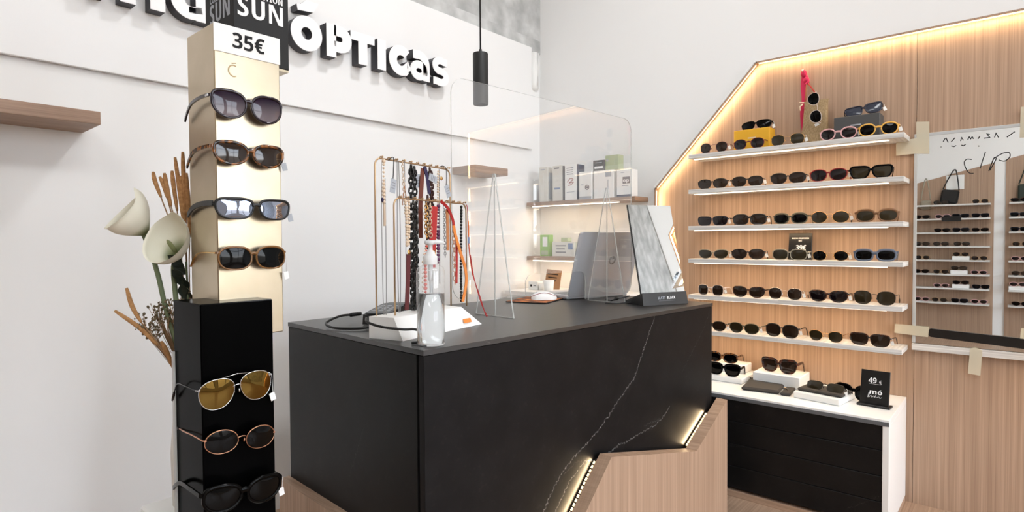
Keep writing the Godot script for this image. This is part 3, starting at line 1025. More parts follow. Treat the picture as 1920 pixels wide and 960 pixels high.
	hang.call("thin rose gold oval sunglasses with black lenses on the black column", -2.272, 0.653, 1.085, {w = 0.130, h = 0.043, t = 0.0012, shape = "oval", frame = "rose_gold", lens = "lens_dark", metal = true, wrap = 0.006, bridge = 0.014, bridge_at = 0.2, tip_y = 0.018, temple_len = 0.15, hinge_at = 0.6}, -7.0)
	hang.call("glossy black cat-eye sunglasses lowest on the black column", -2.271, 0.548, 1.090, {w = 0.148, h = 0.050, t = 0.0055, shape = "cat", frame = "fr_black", lens = "lens_dark", wrap = 0.006, thick = 0.006, tip_y = 0.010, temple_len = 0.15, tag = "white_paper", drop = 0.03}, -5.0)

# ---------------------------------------------------------------- cabinet below the shelves
func build_cabinet() -> void:
	var o := thing("drawer_cabinet", "low white cabinet with four black stone drawer fronts under the shelves", "cabinet", Transform3D(Basis(), V(-0.003, 0, 0)))
	var body := MB.new()
	body.box(V(-0.201, 0.405, 1.36), V(0.398, 0.022, 0.96), Basis(), 0.001)
	body.box(V(-0.201, 0.209, 1.83), V(0.398, 0.37, 0.020), Basis(), 0.001)
	body.box(V(-0.201, 0.209, 0.89), V(0.398, 0.37, 0.020), Basis(), 0.001)
	body.box(V(-0.01, 0.209, 1.36), V(0.012, 0.37, 0.92))
	part("carcass", body, M.white_gloss, o)
	part("top_edge", MB.new().box(V(-0.4005, 0.401, 1.3595), V(0.003, 0.014, 0.96)), M.grey_plastic, o)
	for i in 4:
		var d := MB.new()
		d.box(V(-0.389, 0.352 - i * 0.0905, 1.36), V(0.018, 0.0885, 0.918), Basis(), 0.0012)
		part("drawer", d, M.marble, o)
	part("plinth", MB.new().box(V(-0.2, 0.0125, 1.36), V(0.40, 0.025, 0.958)), M.wood_h, o)
	# risers and things on top
	var y := 0.4165
	solid("display_riser", MB.new().box(V(-0.09, y + 0.026, 1.397), V(0.15, 0.052, 0.19), Basis(), 0.003), M.white_gloss, "white display block in the middle of the cabinet top, glasses on it", "display block")
	solid("display_riser", MB.new().box(V(-0.209, y + 0.0125, 1.600), V(0.20, 0.025, 0.170), Basis(Vector3.UP, -0.14), 0.003), M.white_gloss, "low white display tray with a flat pouch on it beside the price sign", "display block")
	var st := thing("display_riser", "two-step white display block at the left end of the cabinet top", "display block")
	part("lower_step", MB.new().box(V(-0.12, y + 0.012, 1.165), V(0.20, 0.024, 0.22), Basis(), 0.003), M.white_gloss, st)
	part("upper_step", MB.new().box(V(-0.075, y + 0.043, 1.15), V(0.10, 0.038, 0.20), Basis(), 0.003), M.white_gloss, st)
	# dark fabric pouches
	var p1 := thing("fabric_pouch", "flat dark brown fabric pouch lying on the cabinet top", "pouch", at(V(-0.206, y, 1.363), 8))
	part("body", MB.new().box(V(0, 0.008, 0), V(0.195, 0.015, 0.145), Basis(), 0.006), M.pouch_fabric, p1)
	var pc := MB.new().smooth(1)
	pc.tube(curve([V(0.09, 0.012, -0.07), V(0.10, 0.018, -0.085), V(0.085, 0.012, -0.10), V(0.10, 0.004, -0.11)], 5), 0.0022, 6)
	pc.tube(curve([V(-0.05, 0.014, 0.074), V(-0.04, 0.016, 0.090), V(-0.055, 0.010, 0.10), V(-0.03, 0.012, 0.084)], 5), 0.0022, 6)
	part("drawstring", pc, M.fr_dark, p1)
	part("cord_stop", MB.new().box(V(-0.035, 0.014, 0.086), V(0.008, 0.012, 0.008), Basis(), 0.002), M.brass, p1)
	solid("fabric_pouch", MB.new().box(V(-0.236, y + 0.006, 1.466), V(0.12, 0.012, 0.038), Basis(Vector3.UP, 0.1), 0.004), M.pouch_fabric, "small olive brown pouch beside the larger flat pouch", "pouch")
	solid("glasses_case", MB.new().box(V(-0.232, y + 0.0315, 1.600), V(0.11, 0.011, 0.165), Basis(Vector3.UP, -0.14), 0.004), M.pouch_fabric, "flat dark glasses case on the low white display tray", "glasses case")
	# glasses on top of the cabinet
	var F := func(x: float, yy: float, z: float, yaw: float) -> Transform3D: return at(V(x, yy, z), -90 + yaw)
	glasses("clear tortoise sunglasses on the upper step of the left display block", {w = 0.140, h = 0.046, t = 0.0055, shape = "soft", frame = "fr_tort", lens = "lens_dark", temple_len = 0.09, tip_y = 0.002}, F.call(-0.115, y + 0.0625, 1.148, 0))
	glasses("thick black square sunglasses in front of the two-step display block", {w = 0.142, h = 0.053, t = 0.007, shape = "way", frame = "fr_black", lens = "lens_dark", temple_len = 0.08, tip_y = 0.002}, F.call(-0.205, y + 0.0245, 1.19, 0))
	glasses("large dark red-brown square sunglasses on the middle white display block", {w = 0.147, h = 0.060, t = 0.0075, shape = "way", frame = "fr_darktort", lens = "lens_brown", temple_len = 0.10, tip_y = 0.002}, F.call(-0.125, y + 0.0525, 1.396, -6))
	glasses("slim rimless sunglasses leaning on the flat case beside the price sign", {w = 0.138, h = 0.036, t = 0.0018, shape = "rect", frame = "fr_dark", lens = "lens_olive", metal = true, temple_len = 0.11, tip_y = 0.010, tag = "white_paper"}, at(V(-0.265, y + 0.036, 1.604), -100, -32))
	glasses("thick black oversized sunglasses half hidden behind the price sign", {w = 0.135, h = 0.058, t = 0.008, shape = "square", frame = "fr_black", lens = "lens_dark", temple_len = 0.11, tip_y = 0.002}, F.call(-0.19, y, 1.692, -4))
	# price sign
	var ps := thing("price_sign", "black tilted counter sign with white price and logo on the cabinet", "sign", at(V(-0.235, y, 1.768), -90 - 4))
	part("foot", MB.new().box(V(0, 0.004, -0.002), V(0.108, 0.008, 0.045), Basis(), 0.001), M.satin_black, ps)
	var pb := Transform3D(Basis(Vector3.RIGHT, deg_to_rad(-9)), V(0, 0.006, 0.0))
	part("board", MB.new().box(pb * V(0, 0.063, 0), V(0.094, 0.126, 0.008), pb.basis, 0.001), M.satin_black, ps)
	var wt := func(s: String, cap: float, x: float, yy: float, bold: bool, wide: float, m: Material) -> void:
		words(ps, "lettering", s, cap, pb * Transform3D(Basis(), V(x, yy, 0.0044)), m, bold, wide)
	wt.call("49", 0.020, -0.008, 0.088, true, 0.9, M.print_white)
	wt.call("€", 0.0125, 0.0175, 0.0845, false, 1.0, M.print_white)
	wt.call("mó", 0.0165, 0.004, 0.046, true, 1.25, M.print_white)
	var scr := MB.new()
	scr.box(pb * V(0.0, 0.0755, 0.0044), V(0.040, 0.0006, 0.0006), pb.basis)
	scr.stroke(curve_2d([Vector2(-0.022, 0.024), Vector2(-0.018, 0.042), Vector2(-0.016, 0.040), Vector2(-0.019, 0.025), Vector2(-0.011, 0.032), Vector2(-0.008, 0.026), Vector2(-0.002, 0.032), Vector2(0.0, 0.026), Vector2(0.004, 0.034), Vector2(0.006, 0.026), Vector2(0.014, 0.031), Vector2(0.018, 0.026), Vector2(0.024, 0.030)]), 0.0012, pb, 0.0042, 0.0050)
	part("lettering", scr, M.print_white, ps)

func curve_2d(p: Array, n := 6) -> Array:
	var q := []
	for v in p:
		q.append(V(v.x, v.y, 0))
	var res := []
	for v in curve(q, n):
		res.append(Vector2(v.x, v.y))
	return res

# ---------------------------------------------------------------- big mirror, tape, writing
func build_mirror() -> void:
	var o := thing("wall_mirror", "large wall mirror with whitewashed ledge, writing on it and masking tape at its corners", "mirror")
	part("glass", MB.new().box(V(-0.010, 1.035, 2.06), V(0.008, 0.80, 0.385)), M.mirror, o)
	var fr := MB.new()
	fr.box(V(-0.011, 0.620, 2.058), V(0.020, 0.026, 0.402), Basis(), 0.001)
	part("ledge", fr, M.white_wood, o)
	var st := MB.new()
	st.box(V(-0.008, 1.035, 1.8625), V(0.014, 0.80, 0.011), Basis(), 0.001)
	st.box(V(-0.008, 1.035, 2.2535), V(0.014, 0.80, 0.011), Basis(), 0.001)
	st.box(V(-0.008, 1.438, 2.058), V(0.014, 0.012, 0.402), Basis(), 0.001)
	part("frame", st, M.grey_stile, o)
	var T := Transform3D(Basis(V(0, 0, 1), V(0, 1, 0), V(-1, 0, 0)), V(-0.0143, 0, 0))
	var wr := MB.new()
	for s in [
		[Vector2(1.9475, 1.4046), Vector2(1.9518, 1.4150), Vector2(1.9562, 1.4171), Vector2(1.9629, 1.4001)], [Vector2(1.9716, 1.4018), Vector2(1.9831, 1.4155)], [Vector2(1.9995, 1.4013), Vector2(2.0028, 1.4142), Vector2(2.0080, 1.4029)],
		[Vector2(2.0207, 1.4041), Vector2(2.0248, 1.4142), Vector2(2.0291, 1.4058), Vector2(2.0332, 1.4132), Vector2(2.0374, 1.4048)], [Vector2(2.0499, 1.4033), Vector2(2.0560, 1.4131)], [Vector2(2.0663, 1.4040), Vector2(2.0834, 1.4045), Vector2(2.0752, 1.4186), Vector2(2.0833, 1.4160)],
		[Vector2(2.0968, 1.4029), Vector2(2.1006, 1.4180), Vector2(2.1076, 1.4016)], [Vector2(2.1306, 1.3999), Vector2(2.1519, 1.4167)], [Vector2(1.9398, 1.3865), Vector2(1.9424, 1.3856)], [Vector2(1.9717, 1.3867), Vector2(1.9804, 1.3831), Vector2(1.9868, 1.3866)],
		[Vector2(2.0018, 1.3866), Vector2(2.0082, 1.3832), Vector2(2.0145, 1.3873)], [Vector2(2.0514, 1.3789), Vector2(2.0535, 1.3755)]]:
		wr.stroke(s, 0.0032, T, 0.0, 0.0004)
	for s in [
		[Vector2(2.0328, 1.3296), Vector2(2.0194, 1.3325), Vector2(2.0114, 1.3226), Vector2(2.0155, 1.3009), Vector2(2.0262, 1.2814), Vector2(2.0388, 1.2788)], [Vector2(2.0718, 1.3536), Vector2(2.0640, 1.3230), Vector2(2.0573, 1.2947)],
		[Vector2(2.0820, 1.2837), Vector2(2.0956, 1.3278), Vector2(2.1017, 1.3246), Vector2(2.0848, 1.2855)], [Vector2(2.0956, 1.3278), Vector2(2.1194, 1.3435), Vector2(2.1372, 1.3442), Vector2(2.1393, 1.3286), Vector2(2.1257, 1.3156), Vector2(2.1097, 1.3212)]]:
		wr.stroke(curve_2d(s, 5), 0.0030, T, 0.0, 0.0004)
	part("marker_writing", wr, M.ink, o)
	var tp := func(q: Array, z: float, label := "") -> void:
		var mb := MB.new()
		mb.prism(PackedVector2Array(q), T, z, z + 0.0004)
		part("masking_tape", mb, M.masking_tape, o)
	tp.call([Vector2(1.863, 1.491), Vector2(1.904, 1.486), Vector2(1.905, 1.364), Vector2(1.865, 1.368)], 0.0012)
	tp.call([Vector2(1.798, 1.423), Vector2(1.904, 1.431), Vector2(1.905, 1.370), Vector2(1.799, 1.367)], 0.0018)
	tp.call([Vector2(2.167, 1.501), Vector2(2.205, 1.50), Vector2(2.207, 1.392), Vector2(2.165, 1.394)], 0.0012)
	tp.call([Vector2(1.801, 0.704), Vector2(1.912, 0.702), Vector2(1.909, 0.662), Vector2(1.800, 0.668)], 0.0066)
	tp.call([Vector2(2.036, 0.634), Vector2(2.052, 0.639), Vector2(2.072, 0.630), Vector2(2.067, 0.537), Vector2(2.031, 0.540)], 0.0072)
	tp.call([Vector2(2.177, 0.722), Vector2(2.215, 0.721), Vector2(2.213, 0.684), Vector2(2.175, 0.685)], 0.0066)
	var br := MB.new()
	var pl := PackedVector2Array([Vector2(2.22, 0.683), Vector2(2.22, 0.647)])
	for v in arc(Vector2(1.918, 0.6795), 0.010, 0.0158, 270, 90, 8):
		pl.append(v)
	br.prism(pl, T, 0.0005, 0.006)
	part("black_strip", br, M.satin_black, o)

# ---------------------------------------------------------------- shelves on the walls
const ROWS := [1.437, 1.274, 1.105, 0.953, 0.785, 0.623]
const ROW_NAMES := ["top", "second", "third", "fourth", "fifth", "lowest"]

func wall_shelf(label: String, p: Vector3, len: float, lit := 1.0, group := "", parts := true) -> Node3D:
	var o := thing("wall_shelf", label, "shelf", Transform3D(Basis(), p), group)   # p: middle of the back of the top face; runs along z
	part("board", MB.new().box(V(-0.075, -0.0095, 0), V(0.150, 0.019, len), Basis(), 0.001), M.white_wood, o)
	if lit > 0.0:
		led(o, V(-0.108, -0.0205, -len / 2 + 0.014), V(-0.108, -0.0205, len / 2 - 0.055), V(0.1, -1, 0), 0.022, M.led_white, SOFT, 0.105 * lit, 0.003)
	return o

func build_wall_shelves() -> void:
	for i in 6:
		wall_shelf("%s white lit shelf of the six on the wood-clad wall" % ROW_NAMES[i], V(0, ROWS[i], 1.421), 0.842, 1.0, "white shelves on the wood-clad wall")
	for i in 6:
		wall_shelf("%s white lit shelf right of the wall mirror, seen in reflections" % ROW_NAMES[i], V(0, ROWS[i], 2.60), 0.62, 1.0, "white shelves right of the mirror")
	# thick wooden shelves on the sign wall
	var shf := func(label: String, x0: float, x1: float, y0: float, y1: float, d: float) -> void:
		var o := MB.new()
		o.box(V((x0 + x1) / 2, (y0 + y1) / 2, d / 2), V(x1 - x0, y1 - y0, d), Basis(), 0.001)
		solid("wooden_shelf", o, M.wood_dark, label, "shelf")
	shf.call("thick brown wooden shelf on the white wall at the far left", -3.4, -2.257, 1.379, 1.415, 0.19)
	shf.call("short brown wooden shelf end behind the hanging chains and acrylic screen", -0.715, -0.475, 1.378, 1.4145, 0.165)
	for q in [["long brown wooden shelf carrying white cartons on the right wall", 1.262, 0.715], ["lower brown wooden shelf with green cartons behind the laptop", 0.953, 0.70]]:
		var o := thing("wooden_shelf", q[0], "shelf", Transform3D(Basis(), V(0, q[1], 0)))
		part("board", MB.new().box(V(-0.07, -0.011, (q[2] + 0.012) / 2), V(0.14, 0.022, q[2] - 0.012), Basis(), 0.001), M.wood_dark, o)
		led(o, V(-0.126, -0.025, 0.05), V(-0.126, -0.025, q[2] - 0.10), V(0.2, -1, 0), 0.014, M.led_white, SOFT, 0.06, 0.005)
	# cartons on the upper wooden shelf
	var y := 1.262
	var carton := func(label: String, x: float, z0: float, z1: float, yy: float, h: float, d: float, m: Material, name_ := "carton", turn := 0.0) -> Node3D:
		var o := thing(name_, label, "carton", at(V(x, yy, (z0 + z1) / 2), -90 + turn))
		part("box", MB.new().box(V(0, h / 2, 0), V(z1 - z0, h, d), Basis(), 0.0015), m, o)
		return o
	var stripe := func(o: Node3D, x: float, yy: float, w: float, h: float, zf: float, m: Material) -> void:
		part("print", MB.new().box(V(x, yy, zf), V(w, h, 0.0008)), m, o)
	var c: Node3D = carton.call("tall white carton leftmost on the brown shelf", -0.085, 0.090, 0.150, y, 0.198, 0.07, M.pale_box)
	stripe.call(c, -0.004, 0.183, 0.030, 0.006, 0.0353, M.tag_grey)
	stripe.call(c, 0.0, 0.09, 0.002, 0.15, 0.0353, M.white_paper)
	part("side_print", MB.new().box(V(0.0303, 0.09, 0.0), V(0.0008, 0.15, 0.045)), M.tag_grey, c)
	c = carton.call("tall white carton second from the left on the brown shelf", -0.085, 0.185, 0.250, y, 0.198, 0.07, M.pale_box)
	stripe.call(c, -0.003, 0.183, 0.034, 0.007, 0.0353, M.ink_grey)
	stripe.call(c, 0.0, 0.07, 0.040, 0.010, 0.0353, M.blue_print)
	part("side_print", MB.new().box(V(0.0328, 0.10, 0.0), V(0.0008, 0.19, 0.055)), M.ink_grey, c)
	c = carton.call("tall white carton with reddish script and a navy side on the brown shelf", -0.085, 0.272, 0.352, y, 0.196, 0.075, M.white_gloss)
	for i in 4:
		stripe.call(c, -0.006, 0.176 - i * 0.011, 0.046 - 0.006 * (i % 2), 0.004, 0.0378, M.ink_grey)
	var scr := MB.new()
	scr.stroke(curve_2d([Vector2(-0.024, 0.10), Vector2(-0.005, 0.118), Vector2(0.016, 0.112), Vector2(-0.010, 0.095), Vector2(0.018, 0.098), Vector2(0.0, 0.084), Vector2(-0.02, 0.082)]), 0.004, Transform3D(), 0.0372, 0.0382)
	part("print", scr, M.red_print, c)
	stripe.call(c, -0.002, 0.045, 0.05, 0.003, 0.0378, M.tag_grey)
	part("side_print", MB.new().box(V(0.0403, 0.098, 0.0), V(0.0008, 0.194, 0.073)), M.navy_print, c)
	c = carton.call("white carton with a round grey eye print on the brown shelf", -0.095, 0.372, 0.452, y, 0.148, 0.07, M.white_gloss)
	part("print", MB.new().torus(V(0.012, 0.063, 0.0352), 0.011, 0.003), M.ink_grey, c)
	stripe.call(c, 0.012, 0.063, 0.009, 0.009, 0.0353, M.navy_print)
	stripe.call(c, -0.02, 0.078, 0.016, 0.004, 0.0353, M.tag_grey)
	stripe.call(c, 0.0, 0.008, 0.078, 0.014, 0.0353, M.tag_grey)
	c = carton.call("white carton under the sage green box on the brown shelf", -0.095, 0.462, 0.582, y, 0.146, 0.06, M.white_gloss)
	stripe.call(c, 0.030, 0.125, 0.035, 0.030, 0.0303, M.tag_grey)
	stripe.call(c, 0.028, 0.070, 0.004, 0.05, 0.0303, M.tag_grey)
	c = carton.call("small dark grey carton stacked on a white carton", -0.088, 0.452, 0.522, y + 0.1465, 0.056, 0.055, M.grey_card)
	stripe.call(c, 0.0, 0.018, 0.052, 0.012, 0.0278, M.print_white)
	stripe.call(c, 0.0, 0.043, 0.040, 0.004, 0.0278, M.tag_grey)
	c = carton.call("sage green carton topmost on the pile of cartons", -0.088, 0.526, 0.606, y + 0.1465, 0.076, 0.05, M.sage_box)
	stripe.call(c, -0.028, 0.050, 0.012, 0.012, 0.0253, M.tag_grey)
	c = carton.call("white carton with dark square logo at the right end of the brown shelf", -0.095, 0.602, 0.690, y, 0.140, 0.06, M.white_gloss)
	stripe.call(c, 0.012, 0.085, 0.042, 0.034, 0.0303, M.ink_grey)
	words(c, "print", "op", 0.018, Transform3D(Basis(), V(0.010, 0.084, 0.0309)), M.print_white, true, 1.2)
	stripe.call(c, 0.005, 0.057, 0.036, 0.004, 0.0303, M.tag_grey)
	stripe.call(c, -0.01, 0.125, 0.02, 0.004, 0.0303, M.tag_grey)
	part("band", MB.new().box(V(0, 0.006, 0.0005), V(0.086, 0.012, 0.0605)), M.navy_print, c)
	# lower wooden shelf
	y = 0.953
	c = carton.call("upright pale green carton with a white label on the lower brown shelf", -0.095, 0.09, 0.155, y, 0.122, 0.04, M.green_box)
	stripe.call(c, 0.004, 0.082, 0.034, 0.055, 0.0203, M.white_paper)
	stripe.call(c, 0.0, 0.020, 0.050, 0.025, 0.0203, M.sage_box)
	c = carton.call("low white carton with grey lettering and a blue splash on the lower brown shelf", -0.095, 0.185, 0.335, y, 0.082, 0.06, M.pale_box)
	for i in 3:
		stripe.call(c, -0.016, 0.060 - i * 0.018, 0.070 - 0.012 * (i % 2), 0.006, 0.0303, M.ink_grey)
	stripe.call(c, 0.050, 0.056, 0.030, 0.034, 0.0303, M.blue_print)
	c = carton.call("small green carton lying on top of the low white carton", -0.09, 0.235, 0.280, y + 0.0822, 0.022, 0.04, M.sage_box)
	c = carton.call("green carton beside the laptop lid on the lower brown shelf", -0.095, 0.36, 0.42, y, 0.09, 0.05, M.green_box)
	# white back desk with small things
	var bd := thing("back_desk", "white desk block standing behind the counter against the right wall", "desk", Transform3D(Basis(), V(-0.18, 0, 0.37)))
	part("body", MB.new().box(V(0, 0.372, 0), V(0.34, 0.744, 0.66), Basis(), 0.002), M.white_gloss, bd)
	part("worktop", MB.new().box(V(0, 0.757, 0), V(0.35, 0.026, 0.68), Basis(), 0.002), M.white_gloss, bd)
	y = 0.7705
	var kr := thing("kraft_folder", "brown kraft card folder leaning behind the laptop keyboard", "folder", at(V(-0.17, y, 0.215), -62, -12, -6))
	part("cover", MB.new().box(V(0, 0.055, 0), V(0.085, 0.11, 0.008), Basis(), 0.001), M.kraft, kr)
	for i in 3:
		part("print", MB.new().box(V(-0.004, 0.085 - i * 0.018, 0.0043), V(0.06 - 0.01 * i, 0.005, 0.0008)), M.fr_dark, kr)
	c = carton.call("small open white box with black print behind the laptop keyboard", -0.21, 0.10, 0.165, y, 0.045, 0.05, M.white_paper)
	stripe.call(c, -0.012, 0.022, 0.012, 0.012, 0.0253, M.ink)
	stripe.call(c, 0.014, 0.022, 0.018, 0.004, 0.0253, M.ink_grey)
	solid("paper_roll", MB.new().smooth(1).lathe([Vector2(0, 0), Vector2(0.022, 0), Vector2(0.022, 0.035), Vector2(0, 0.035)], V(-0.22, y, 0.19), 20), M.white_paper, "small white paper roll between the white box and the kraft folder", "paper roll")
	solid("paper_cup", MB.new().smooth(1).lathe([Vector2(0, 0), Vector2(0.024, 0), Vector2(0.030, 0.06), Vector2(0.026, 0.06), Vector2(0, 0.055)], V(-0.27, y, 0.27), 20), M.white_paper, "white paper cup in front of the kraft folder", "cup")

# ---------------------------------------------------------------- things on the counter
func build_counter_things() -> void:
	var Y := 0.8002
	# acrylic sneeze guard
	var T := Transform3D(Basis(CE, V(0, 1, 0), CN), V(-1.395, 0, 0.908))
	var o := thing("acrylic_screen", "clear rounded acrylic sneeze guard standing on the counter", "screen")
	var out := PackedVector2Array()
	var x0 := -0.162
	var x1 := 0.770
	var y0 := 0.822
	var y1 := 1.530
	var R := 0.05
	for v in [[x1 - R, y1 - R, 0], [x0 + R, y1 - R, 90], [x0 + R, 0.860 + R, 180]]:
		for p in arc(Vector2(v[0], v[1]), R, R, v[2], v[2] + 90, 6):
			out.append(p)
	out.append(Vector2(0.150, 0.860))
	for p in arc(Vector2(0.180, 0.897), 0.03, 0.03, 180, 90, 5): out.append(p)
	for p in arc(Vector2(0.440, 0.897), 0.03, 0.03, 90, 0, 5): out.append(p)
	out.append(Vector2(0.470, y0))
	for p in arc(Vector2(x1 - R, y0 + R), R, R, 270, 360, 6): out.append(p)
	var sh := MB.new()
	var idx := Geometry2D.triangulate_polygon(out)
	for i in range(0, idx.size(), 3):
		var a := out[idx[i]]
		var b := out[idx[i + 1]]
		var c := out[idx[i + 2]]
		if (b - a).cross(c - a) < 0:
			var s := b
			b = c; c = s
		sh.tri(T * V(a.x, a.y, 0.002), T * V(b.x, b.y, 0.002), T * V(c.x, c.y, 0.002))
		sh.tri(T * V(a.x, a.y, -0.002), T * V(c.x, c.y, -0.002), T * V(b.x, b.y, -0.002))
	var pn := part("panel", sh, M.acrylic, o)
	var ed := MB.new()
	var pts := []
	for p in out: pts.append(p)
	for i in pts.size():
		var a: Vector2 = pts[i]
		var b: Vector2 = pts[(i + 1) % pts.size()]
		ed.quad(T * V(a.x, a.y, -0.002), T * V(b.x, b.y, -0.002), T * V(b.x, b.y, 0.002), T * V(a.x, a.y, 0.002))
	part("edge", ed, M.acrylic_edge, pn)
	for q in [[0.010, 1.252], [0.604, 1.242]]:
		var ft := MB.new()
		var F := T * Transform3D(Basis(V(0, 0, 1), V(0, 1, 0), V(-1, 0, 0)), V(q[0], 0, 0))
		var tri := [Vector2(-0.092, Y), Vector2(0.085, Y), Vector2(0.004, q[1]), Vector2(-0.004, q[1])]
		ft.tri(F * V(tri[0].x, tri[0].y, 0), F * V(tri[1].x, tri[1].y, 0), F * V(tri[2].x, tri[2].y, 0))
		ft.tri(F * V(tri[0].x, tri[0].y, 0), F * V(tri[2].x, tri[2].y, 0), F * V(tri[3].x, tri[3].y, 0))
		var fo := part("foot", ft, M.acrylic, o)
		var fe := MB.new()
		for k in 4:
			var a: Vector2 = tri[k]
			var b: Vector2 = tri[(k + 1) % 4]
			fe.bar([F * V(a.x, a.y + 0.0015, 0), F * V(b.x, b.y + 0.0015, 0)], 0.0022, 0.004, F.basis * V(-(b - a).normalized().y, (b - a).normalized().x, 0))
		fe.bar([T * V(q[0], Y, 0.001), T * V(q[0], q[1] - 0.02, 0.001)], 0.003, 0.003, CN)
		part("edge", fe, M.acrylic_edge, fo)
	# hand gel bottle
	var bt := thing("pump_bottle", "clear plastic pump bottle half full of hand gel at the counter corner", "bottle", Transform3D(Basis(), V(-1.8605, Y, 1.147)))
	var bm := MB.new().smooth(1)
	bm.lathe([Vector2(0.0, 0.002), Vector2(0.030, 0.002), Vector2(0.0325, 0.005), Vector2(0.0325, 0.172), Vector2(0.030, 0.180), Vector2(0.016, 0.187), Vector2(0.014, 0.195)], V(0, 0, 0), 36)
	part("bottle", bm, M.bottle_clear, bt)
	var wm := MB.new().smooth(1)
	wm.lathe([Vector2(0.0, 0.0055), Vector2(0.029, 0.0055), Vector2(0.0312, 0.008), Vector2(0.0312, 0.120), Vector2(0.0, 0.120)], V(0, 0, 0), 36)
	part("gel", wm, M.water, bt)
	var pm := MB.new().smooth(1)
	pm.lathe([Vector2(0.0155, 0.187), Vector2(0.0165, 0.189), Vector2(0.0165, 0.206), Vector2(0.012, 0.209), Vector2(0.010, 0.217), Vector2(0.0055, 0.220), Vector2(0.0055, 0.232), Vector2(0.009, 0.233), Vector2(0.010, 0.241), Vector2(0.0, 0.242)], V(0, 0, 0), 24)
	var head := part("pump", pm, M.pump_plastic, bt)
	var nz := MB.new().smooth(1)
	nz.tube([V(0.0, 0.2375, 0), V(0.018, 0.239, 0.006), V(0.030, 0.2375, 0.010), V(0.033, 0.234, 0.011)], [0.0055, 0.005, 0.004, 0.0032], 10)
	nz.tube([V(0, 0.2375, 0), V(-0.012, 0.2385, -0.004)], [0.0055, 0.0045], 10)
	part("nozzle", nz, M.pump_plastic, head)
	var dt := MB.new().smooth(1)
	dt.tube([V(0, 0.195, 0), V(0.001, 0.122, 0.001)], 0.0035, 8)
	dt.tube([V(0, 0.186, 0), V(0.0, 0.150, 0)], 0.006, 10)
	part("dip_tube", dt, M.pump_plastic, bt)
	# card terminal with cable
	var tm := thing("card_terminal", "dark grey card payment terminal lying behind the chain stand", "card terminal", at(V(-1.665, Y, 0.735), -62))
	var tb := MB.new()
	tb.prism(PackedVector2Array([Vector2(-0.095, 0.002), Vector2(0.095, 0.002), Vector2(0.098, 0.022), Vector2(0.085, 0.046), Vector2(0.02, 0.044), Vector2(-0.09, 0.030)]), Transform3D(Basis(V(0, 0, -1), V(0, 1, 0), V(1, 0, 0)), V(-0.042, 0, 0)), 0.0, 0.084)
	part("body", tb, M.dark_plastic, tm)
	var tf := MB.new()
	tf.box(V(0, 0.0405, 0.035), V(0.074, 0.004, 0.11), Basis(Vector3.RIGHT, 0.128), 0.0015)
	tf.box(V(0, 0.0475, -0.052), V(0.07, 0.004, 0.06), Basis(Vector3.RIGHT, -0.03), 0.0015)
	part("fascia", tf, M.grey_plastic, tm)
	for r in 4:
		for k in 3:
			part("key", MB.new().box(V(-0.022 + k * 0.022, 0.0455 - (r * 0.02 + 0.005) * 0.128, r * 0.02 + 0.002), V(0.016, 0.006, 0.012), Basis(Vector3.RIGHT, 0.128), 0.002), M.light_grey_plastic, tm)
	var cb := MB.new().smooth(1)
	cb.tube(curve([V(-1.745, 0.822, 0.66), V(-1.80, 0.824, 0.675), V(-1.86, 0.812, 0.70), V(-1.872, 0.806, 0.765), V(-1.84, 0.806, 0.82), V(-1.80, 0.808, 0.84), V(-1.76, 0.806, 0.87)], 8), 0.0034, 8)
	cb.tube([V(-1.715, 0.822, 0.655), V(-1.755, 0.822, 0.662)], 0.006, 8)
	cb.tube([V(-1.79, 0.808, 0.843), V(-1.745, 0.806, 0.875)], 0.0065, 8)
	solid("cable", cb, M.cable, "black cable looping out behind the card terminal", "cable")
	var c2 := MB.new().smooth(1)
	c2.tube(curve([V(-1.905, 0.852, 0.958), V(-1.92, 0.846, 0.985), V(-1.912, 0.838, 1.03), V(-1.880, 0.832, 1.068), V(-1.845, 0.828, 1.070), V(-1.83, 0.818, 1.085), V(-1.845, 0.806, 1.115), V(-1.88, 0.8035, 1.10)], 8), 0.0032, 8)
	solid("cable", c2, M.cable, "black cable running across the front of the white chain stand", "cable")
	# mouse pad, mouse, laptop, papers
	var mp := thing("mouse_pad", "mouse pad printed in orange and brown flame colours", "mouse pad", at(V(-0.925, Y, 0.705), 16))
	part("pad", MB.new().box(V(0, 0.002, 0), V(0.20, 0.004, 0.17), Basis(), 0.001), M.dark_plastic, mp)
	var pr := mat("pad_print", Color.WHITE, 0.7)
	var gi := Image.create(96, 80, false, Image.FORMAT_RGB8)
	var nz2 := FastNoiseLite.new()
	nz2.seed = 77
	nz2.frequency = 0.05
	for xx in 96:
		for yy in 80:
			var t := clampf(0.5 + nz2.get_noise_2d(xx, yy * 0.5) * 1.2, 0, 1)
			gi.set_pixel(xx, yy, Color(0.18, 0.07, 0.05).lerp(Color(0.90, 0.52, 0.22), t))
	pr.albedo_texture = tex(gi)
	var pq := MB.new()
	pq.use_uv = true
	pq.uvo = V(-0.099, 0, -0.084)
	pq.uvu = V(1 / 0.198, 0, 0)
	pq.uvv = V(0, 0, 1 / 0.168)
	pq.box(V(0, 0.0042, 0), V(0.196, 0.0006, 0.166))
	part("print", pq, pr, mp)
	var mo := thing("computer_mouse", "white computer mouse with a pinkish seam on the mouse pad", "mouse", at(V(-0.895, Y + 0.0047, 0.725), -44))
	var ms := MB.new().smooth(1)
	var prof := []
	for i in 11:
		var t := i / 10.0
		prof.append([V(-0.052 + 0.104 * t, 0, 0), 0.032 * sqrt(maxf(0.02, 1 - pow(2 * t - 1, 4))), 0.034 * pow(sin(PI * (0.12 + 0.80 * t)), 0.8)])
